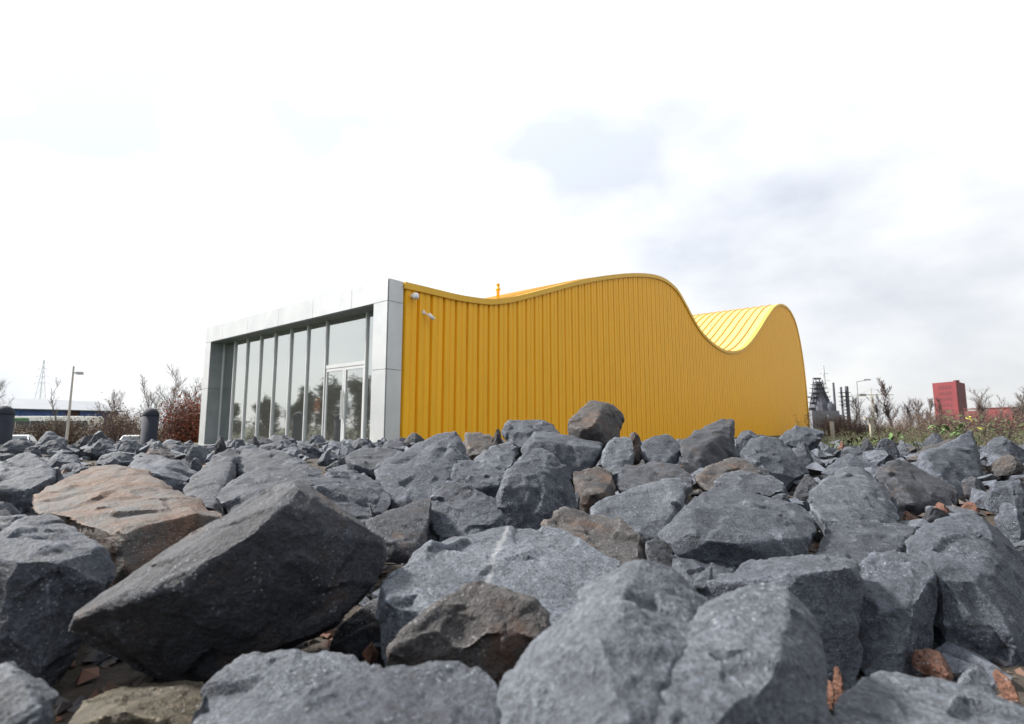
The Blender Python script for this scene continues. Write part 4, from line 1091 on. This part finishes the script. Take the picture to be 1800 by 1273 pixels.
# warehouse, left
WROOF = simple('warehouse_roof', (0.19, 0.205, 0.225), 0.6, 0.1, 0.08, 0.3)
WBLUE = simple('warehouse_blue', (0.035, 0.085, 0.26), 0.5, 0, 0.15, 0.5)
WDARK = simple('warehouse_door', (0.05, 0.018, 0.015), 0.6)
A_ = Vector((*px(-90, 96), -1.25)); B_ = Vector((*px(206, 120), -1.25))
wd = (B_ - A_); wlen = wd.length; wrz = math.atan2(wd.y, wd.x)
wh = empty('warehouse', A_, wrz); tag(wh, 'low warehouse with pale grey roof and blue wall, far left', 'building')
n = int(wlen / 2.4); doors = []
for i in range(n):
    a = i * wlen / n; b_ = (i + 1) * wlen / n
    pxm = 900 + 952 * (A_ + wd * ((a + b_) / 2 / wlen)).x / (A_ + wd * ((a + b_) / 2 / wlen)).y
    isdoor = 76 < pxm < 97 or 122 < pxm < 143
    MB().box(a + .03, 0 if not isdoor else .15, 0, b_ - .03, .3, 5.5).build('roller_door' if isdoor else 'wall_panel', WDARK if isdoor else WBLUE, wh)
MB().add([(-1, -.8, 5.55), (wlen + 1, -.8, 5.55), (wlen + 1, 12, 8.0), (-1, 12, 8.0), (-1, -.8, 5.4), (wlen + 1, -.8, 5.4), (wlen + 1, 26, 5.4), (-1, 26, 5.4), (wlen + 1, 26, 5.55), (-1, 26, 5.55)],
         [(0, 1, 2, 3), (4, 5, 1, 0), (3, 2, 8, 9), (4, 7, 6, 5), (1, 5, 6, 8, 2), (0, 3, 9, 7, 4)]).build('roof', WROOF, wh)
MB().box(0, .31, 0, wlen, 25, 4.98).build('body', WDARK, wh)

# coach
WHITE = simple('white_paint', (0.78, 0.79, 0.78), 0.35, 0, 0.04)
GRN = simple('green_paint', (0.03, 0.15, 0.045), 0.4)
GLD = simple('dark_glass', (0.03, 0.04, 0.05), 0.1)
bx, by = px(92, 60); bs = empty('coach', (bx, by, -1.25), R(6)); tag(bs, 'white coach with green band parked behind the hedge, left', 'coach')
MB().box(-4.5, -1.2, .35, 4.5, 1.2, 3.05).box(-4.35, -1.1, 3.05, 4.35, 1.1, 3.14).build('body', WHITE, bs)
for k in range(6): MB().box(-4.3 + k * 1.45, -1.23, 1.55, -4.3 + k * 1.45 + 1.36, -1.205, 2.62).build('window', GLD, bs)
MB().box(-4.5, -1.22, 2.64, -1.6, -1.205, 2.9).build('stripe', GRN, bs)
for wx_ in (-2.8, 2.6):
    for sy in (-1.0, 1.0): MB().tube((wx_, sy - .14 if sy < 0 else sy, .48), (wx_, sy if sy < 0 else sy + .14, .48), .48, n=20).build('wheel', RUBBER, bs)

def car(x, y, rz, paint, label):
    e = empty('car', (x, y, ground_z(x, y)), rz); tag(e, label, 'car', 'cars parked below the rocks')
    prof = [(-2.0, .35), (-2.05, .75), (-1.9, .95), (-1.35, 1.02), (-.75, 1.40), (.0, 1.48), (.9, 1.45), (1.6, 1.08), (1.95, .98), (2.0, .5), (1.95, .33)]
    def section(k): return [(a, k * (.84 if z < 1.03 else .84 - (z - 1.0) * .42), z) for a, z in prof]
    L_, R_ = section(-1), section(1); n = len(prof)
    vs = L_ + R_; fs = [(i, i + 1, n + i + 1, n + i) for i in range(n - 1)] + [tuple(range(n))[::-1], tuple(range(n, 2 * n))] + [(0, n, 2 * n - 1, n - 1)]
    MB().add(vs, fs).build('body', paint, e)
    for k, nm in ((-1, 'side_window'), (1, 'side_window')):
        MB().add([(-1.2, k * .842, 1.06), (1.4, k * .842, 1.10), (.85, k * .72, 1.38), (-.68, k * .72, 1.36)], [(0, 1, 2, 3)]).build(nm, GLD, e)
    MB().add([(-1.31, -.70, 1.06), (-1.31, .70, 1.06), (-.80, .62, 1.385), (-.80, -.62, 1.385)], [(0, 1, 2, 3)]).build('windscreen', GLD, e)
    MB().add([(1.575, -.70, 1.12), (1.575, .70, 1.12), (.99, .62, 1.425), (.99, -.62, 1.425)], [(0, 1, 2, 3)]).build('rear_window', GLD, e)
    for wx_ in (-1.3, 1.3):
        for sy in (-.85, .68):
            w_ = MB().tube((wx_, sy, .32), (wx_, sy + .17, .32), .32, n=20).build('wheel', RUBBER, e)
            MB().tube((wx_, sy - .01, .32), (wx_, sy + .18, .32), .19, n=12).build('rim', STEEL, w_)
    for sy in (-.6, .6): MB().box(-2.06, sy - .16, .66, -1.98, sy + .16, .82).build('headlight', WHITE, e)
car(*px(247, 30), R(-62), WHITE, 'white car whose roof shows left of the free standing bollard')
car(*px(28, 30), R(-55), simple('silver_paint', (.55, .56, .57), .3, .5), 'silver car whose roof shows beside the left edge bollard')

def street_lamp(x, Y, ytop, h_extra, arm, label, rise=0.0, thick=.05, stub=0.0):
    X_ = (x - 900) / 952.0 * Y; z = ground_z(X_, Y); top = .62 + (752 - ytop) / 952.0 * Y - z
    e = empty('street_lamp', (X_, Y, z)); tag(e, label, 'street lamp')
    MB().tube((0, 0, 0), (0, 0, top + stub), thick * 1.4, thick * .8, 8).build('post', STEEL, e)
    MB().tube((0, 0, top), (arm, 0, top + rise), thick * .7, thick * .5, 6).build('arm', STEEL, e)
    MB().box(arm * .55, -.12, top + rise - .02 - .10, arm + .12, .12, top + rise + .06).build('lamp_head', STEEL, e)
street_lamp(119, 36, 655, 0, .50, 'straight lamp post with short arm, left background', 0, .065, .45)
street_lamp(1512, 85, 671, 0, 2.1, 'curved road lamp with raised arm, right background', .35, .09)

HAZED_STEEL = simple('pylon_steel_hazed', (0.60, 0.62, 0.64), 0.7, 0.0)  # steel colour lightened to stand for distance haze
WORKS = simple('works_steel', (0.075, 0.078, 0.095), 0.8, 0.2, 0.3, 0.15)
def pylon(x, Y, ytop, label, wfac, arms, th=.16, mat=None):
    X_ = (x - 900) / 952.0 * Y; H = .62 + (752 - ytop) / 952.0 * Y
    e = empty('pylon', (X_, Y, 0)); tag(e, label, 'pylon', 'electricity pylons')
    mb = MB(); wb = H * wfac
    lv = [0, .18, .34, .48, .6, .7, .78, .85, .92, 1.0]
    def wd_(u): return wb * (1 - u) ** 1.3 * .5 + .25
    for a, b_ in zip(lv, lv[1:]):
        for sx, sy in ((-1, -1), (1, -1), (1, 1), (-1, 1)):
            mb.tube((sx * wd_(a), sy * wd_(a), a * H), (sx * wd_(b_), sy * wd_(b_), b_ * H), th, n=4, cap=False)
        for sy in (-1, 1):
            mb.tube((-wd_(a), sy * wd_(a), a * H), (wd_(b_), sy * wd_(b_), b_ * H), th * .6, n=3, cap=False)
            mb.tube((wd_(a), sy * wd_(a), a * H), (-wd_(b_), sy * wd_(b_), b_ * H), th * .6, n=3, cap=False)
    mb.build('mast', mat or HAZED_STEEL, e)
    for u, w in arms:
        am = MB()
        for s in (-1, 1):
            am.tube((0, 0, u * H), (s * w, 0, u * H), th * .8, n=4); am.tube((0, 0, u * H + w * .22), (s * w, 0, u * H), th * .6, n=3)
            am.tube((s * w, 0, u * H), (s * w, 0, u * H - 2.2), th * .5, n=4)
        am.build('cross_arm', mat or HAZED_STEEL, e)
pylon(65, 480, 632, 'faint lattice pylon above the warehouse roof', .16, [(.66, 6.5), (.76, 5.5), (.87, 4.0)], .15)
pylon(1455, 560, 641, 'slim lattice mast right of the blast furnace', .10, [(.62, 5), (.75, 6), (.86, 5)], .22)

# blast furnace
Yf = 450.0; u_ = Yf / 952.0
def fx(x): return (x - 1443) * u_
def fz(y): return .62 + (752 - y) * u_
bf = empty('blast_furnace', ((1443 - 900) * u_, Yf, 0)); tag(bf, 'dark disused blast furnace beside the far end of yellow wall', 'blast furnace')
MB().lathe([(8.5, 0), (8.0, fz(722)), (7.0, fz(712)), (4.6, fz(697)), (3.6, fz(686)), (3.0, fz(671))], 14).build('furnace_shaft', WORKS, bf)
fr_ = MB()
for s in (-1, 1):
    for q in (-1, 1):
        fr_.tube((s * 9.5, q * 5, 0), (s * 3.6, q * 3, fz(690)), .55, n=5); fr_.tube((s * 3.6, q * 3, fz(690)), (s * 2.6, q * 2, fz(668)), .4, n=5)
for y in (718, 708, 699, 691, 683, 676):
    w = 3.2 + (y - 671) * .13; fr_.box(fx(1443) - w, -4.5, fz(y), fx(1443) + w, 4.5, fz(y) + .5)
    for k in range(5): fr_.tube((-w + k * w / 2, -4.5, fz(y)), (-w + k * w / 2, -4.5, fz(y) + 1.4), .15, n=4)
fr_.build('steel_frame', WORKS, bf)
MB().box(fx(1435), -1, fz(667), fx(1448), 1, fz(664)).tube((fx(1440), 0, fz(672)), (fx(1440), 0, fz(664)), .3).tube((fx(1446), 0, fz(672)), (fx(1446), 0, fz(665)), .3).build('hoist_head', WORKS, bf)
MB().tube((fx(1436), 0, fz(690)), (fx(1425), -2, fz(735)), .9, n=6).tube((fx(1428), 0, fz(698)), (fx(1420), 0, fz(698)), .5, n=6).tube((fx(1430), -2, fz(688)), (fx(1430), -2, fz(740)), .5, n=6).build('skip_bridge', WORKS, bf)
MB().lathe([(5, 0), (5, fz(716)), (3.2, fz(710)), (.8, fz(706))], 12, (fx(1455), -4)).build('dust_catcher', WORKS, bf, True)
MB().tube((fx(1446), -1, fz(676)), (fx(1455), -4, fz(706)), 1.1, n=8).build('downcomer', WORKS, bf)
MB().box(fx(1415), -12, 0, fx(1462), -8, fz(723)).box(fx(1440), -14, 0, fx(1468), -12, fz(730)).build('cast_house', simple('works_grey', (.16, .16, .18), .8), bf)
# chimney
ch = empty('chimney', ((1470.5 - 900) * .5, 476, 0)); tag(ch, 'thin tall chimney right of the blast furnace', 'chimney')
MB().lathe([(1.2, 0), (1.0, 18.0)], 12).build('lower_shaft', simple('chimney_red', (.30, .14, .11), .8), ch)
MB().lathe([(1.0, 18.0), (.8, 39.5), (1.0, 39.6), (1.0, 40.2)], 12).build('upper_shaft', WORKS, ch)
# twin stove tower
tw = empty('stove_tower', ((1489 - 900) * .44, 419, 0)); tag(tw, 'dark twin column tower with platforms right of chimney', 'tower')
for dx, r0, h in ((-2.4, .75, 31.8), (2.0, 1.25, 32.3)): MB().lathe([(r0, 0), (r0, h), (r0 * .6, h + .6)], 12, (dx, 0)).build('column', WORKS, tw)
for z in (18, 21, 24.5, 27.5): MB().box(-4, -1.6, z, 4, 1.6, z + .45).build('platform', WORKS, tw)
lad = MB()
for k in range(10): lad.tube((-2.4, 0, k * 2.6), (2.0, 0, k * 2.6 + 2.6), .2, n=4); lad.tube((2.0, 0, k * 2.6), (-2.4, 0, k * 2.6 + 2.6), .2, n=4)
lad.build('bracing', WORKS, tw)
# tower crane
cn = empty('tower_crane', ((1537 - 900) / 952 * 520, 520, 0)); tag(cn, 'thin ochre tower crane with level jib, right background', 'crane')
CR = simple('crane_ochre', (.34, .26, .14), .6)
H = .62 + 58 / 952 * 520
mb = MB()
for s in (-1, 1):
    for q in (-1, 1): mb.tube((s * .8, q * .8, 0), (s * .8, q * .8, H + 5 * (q * s == 9)), .16, n=4)
for k in range(14): mb.tube((-.8, -.8, k * H / 14), (.8, -.8, (k + 1) * H / 14), .1, n=3); mb.tube((.8, -.8, k * H / 14), (-.8, -.8, (k + 1) * H / 14), .1, n=3)
mb.tube((0, 0, H), (0, 0, H + 6), .25, n=4); mb.build('mast', CR, cn)
MB().box(-13, -.3, H - .4, 21, .3, H + .2).tube((0, 0, H + 6), (18, 0, H + .2), .1, n=3).tube((0, 0, H + 6), (-11, 0, H + .2), .1, n=3).build('jib', CR, cn)
MB().box(-12.5, -1, H - 1.4, -6, 1, H + .8).build('counterweight', simple('concrete', (.28, .27, .25), .9), cn)

# red tower and low red building
REDC = simple('red_cladding', (0.15, 0.020, 0.026), 0.7, 0, 0.15, 0.08)
REDD = simple('red_recess', (0.095, 0.016, 0.02), 0.6)
Yr = 300.0
A_ = Vector((*px(1646, Yr + 14), 0)); B_ = Vector((*px(1688, Yr), 0)); C_ = Vector((*px(1704, Yr + 16), 0))
Hr = .62 + 82 / 952 * Yr
rt = empty('red_tower', B_); tag(rt, 'tall red block shaped tower, right background', 'building')
a, c = A_ - B_, C_ - B_; dd = a + c
MB().add([(0, 0, 0), a, dd, c, (0, 0, Hr), a + Vector((0, 0, Hr)), dd + Vector((0, 0, Hr)), c + Vector((0, 0, Hr))], [(4, 5, 1, 0), (5, 6, 2, 1), (6, 7, 3, 2), (7, 4, 0, 3), (4, 7, 6, 5)]).build('tower_body', REDC, rt)
an, cn2 = a.normalized(), c.normalized(); outw = Vector((an.y, -an.x, 0)); outw = outw if outw.dot(-B_) > 0 else -outw
outc = Vector((cn2.y, -cn2.x, 0)); outc = outc if outc.dot(c.cross(Vector((0, 0, 1)))) > 0 or True else -outc
outc = outc if outc.dot(-a) > 0 else -outc
for r_i in range(7):
    for q in range(4):
        z = 2.6 + r_i * 3.3; u0 = .22 + q * .145
        p0 = a * u0 + outw * .06; p1 = a * (u0 + .10) + outw * .06
        MB().add([p0 + Vector((0, 0, z)), p1 + Vector((0, 0, z)), p1 + Vector((0, 0, z + 1.9)), p0 + Vector((0, 0, z + 1.9))], [(0, 1, 2, 3)]).build('window', REDD, rt)
for q in range(3):
    p0 = c * (.2 + q * .25) + outc * .06; p1 = c * (.34 + q * .25) + outc * .06
    MB().add([p0 + Vector((0, 0, 3)), p1 + Vector((0, 0, 3)), p1 + Vector((0, 0, Hr - 2)), p0 + Vector((0, 0, Hr - 2))], [(0, 1, 2, 3)]).build('window_strip', REDD, rt)
MB().box(-1, -1, 0, 1, 1, 1.6).build('roof_plant', REDD, rt).location = c * .6 + a * .2 + Vector((0, 0, Hr))
A_ = Vector((*px(1698, 210), 0)); B_ = Vector((*px(1786, 190), 0))
lr = empty('red_hall', A_, math.atan2((B_ - A_).y, (B_ - A_).x)); tag(lr, 'low dark red hall behind the thicket, far right', 'building')
ln = (B_ - A_).length
for k in range(6): MB().box(k * ln / 6 + .05, 0, 0, (k + 1) * ln / 6 - .05, 8, 7.6 if k > 2 else 7.0).build('wall_panel', REDC, lr)
MB().box(-.2, -.3, 7.62, ln + .2, 8.2, 7.95).build('roof', REDD, lr)

# marker posts in the thicket, a bird
for x, y, Y, lab in ((1462, 741, 24, 'short pale wooden post at the yellow wall end'), (1531, 738, 22, 'pale wooden post with a plank on top in the thicket')):
    p = at(x, y, Y); e = empty('wooden_post', (p.x, p.y, 0)); tag(e, lab, 'post')
    W_ = simple('weathered_wood', (.30, .27, .23), .9)
    MB().box(-.07, -.05, 0, .07, .05, p.z).build('post', W_, e)
    if 'plank' in lab: MB().box(-.26, -.06, p.z, .26, .06, p.z + .10).build('plank', W_, e)
p = at(179, 690, 60); bd_ = empty('bird', p); tag(bd_, 'tiny dark bird flying above the warehouse roof', 'bird')
MB().add([(-.10, 0, 0), (0, -.05, .02), (.14, 0, 0), (0, .05, .02), (0, 0, -.04), (.0, -.30, .13), (.05, -.06, .02), (0, .28, .16), (.05, .06, .02)], [(0, 1, 3), (1, 2, 3), (0, 4, 1), (1, 4, 2), (2, 4, 3), (3, 4, 0), (1, 5, 6), (3, 8, 7)]).build('body', RUBBER, bd_)
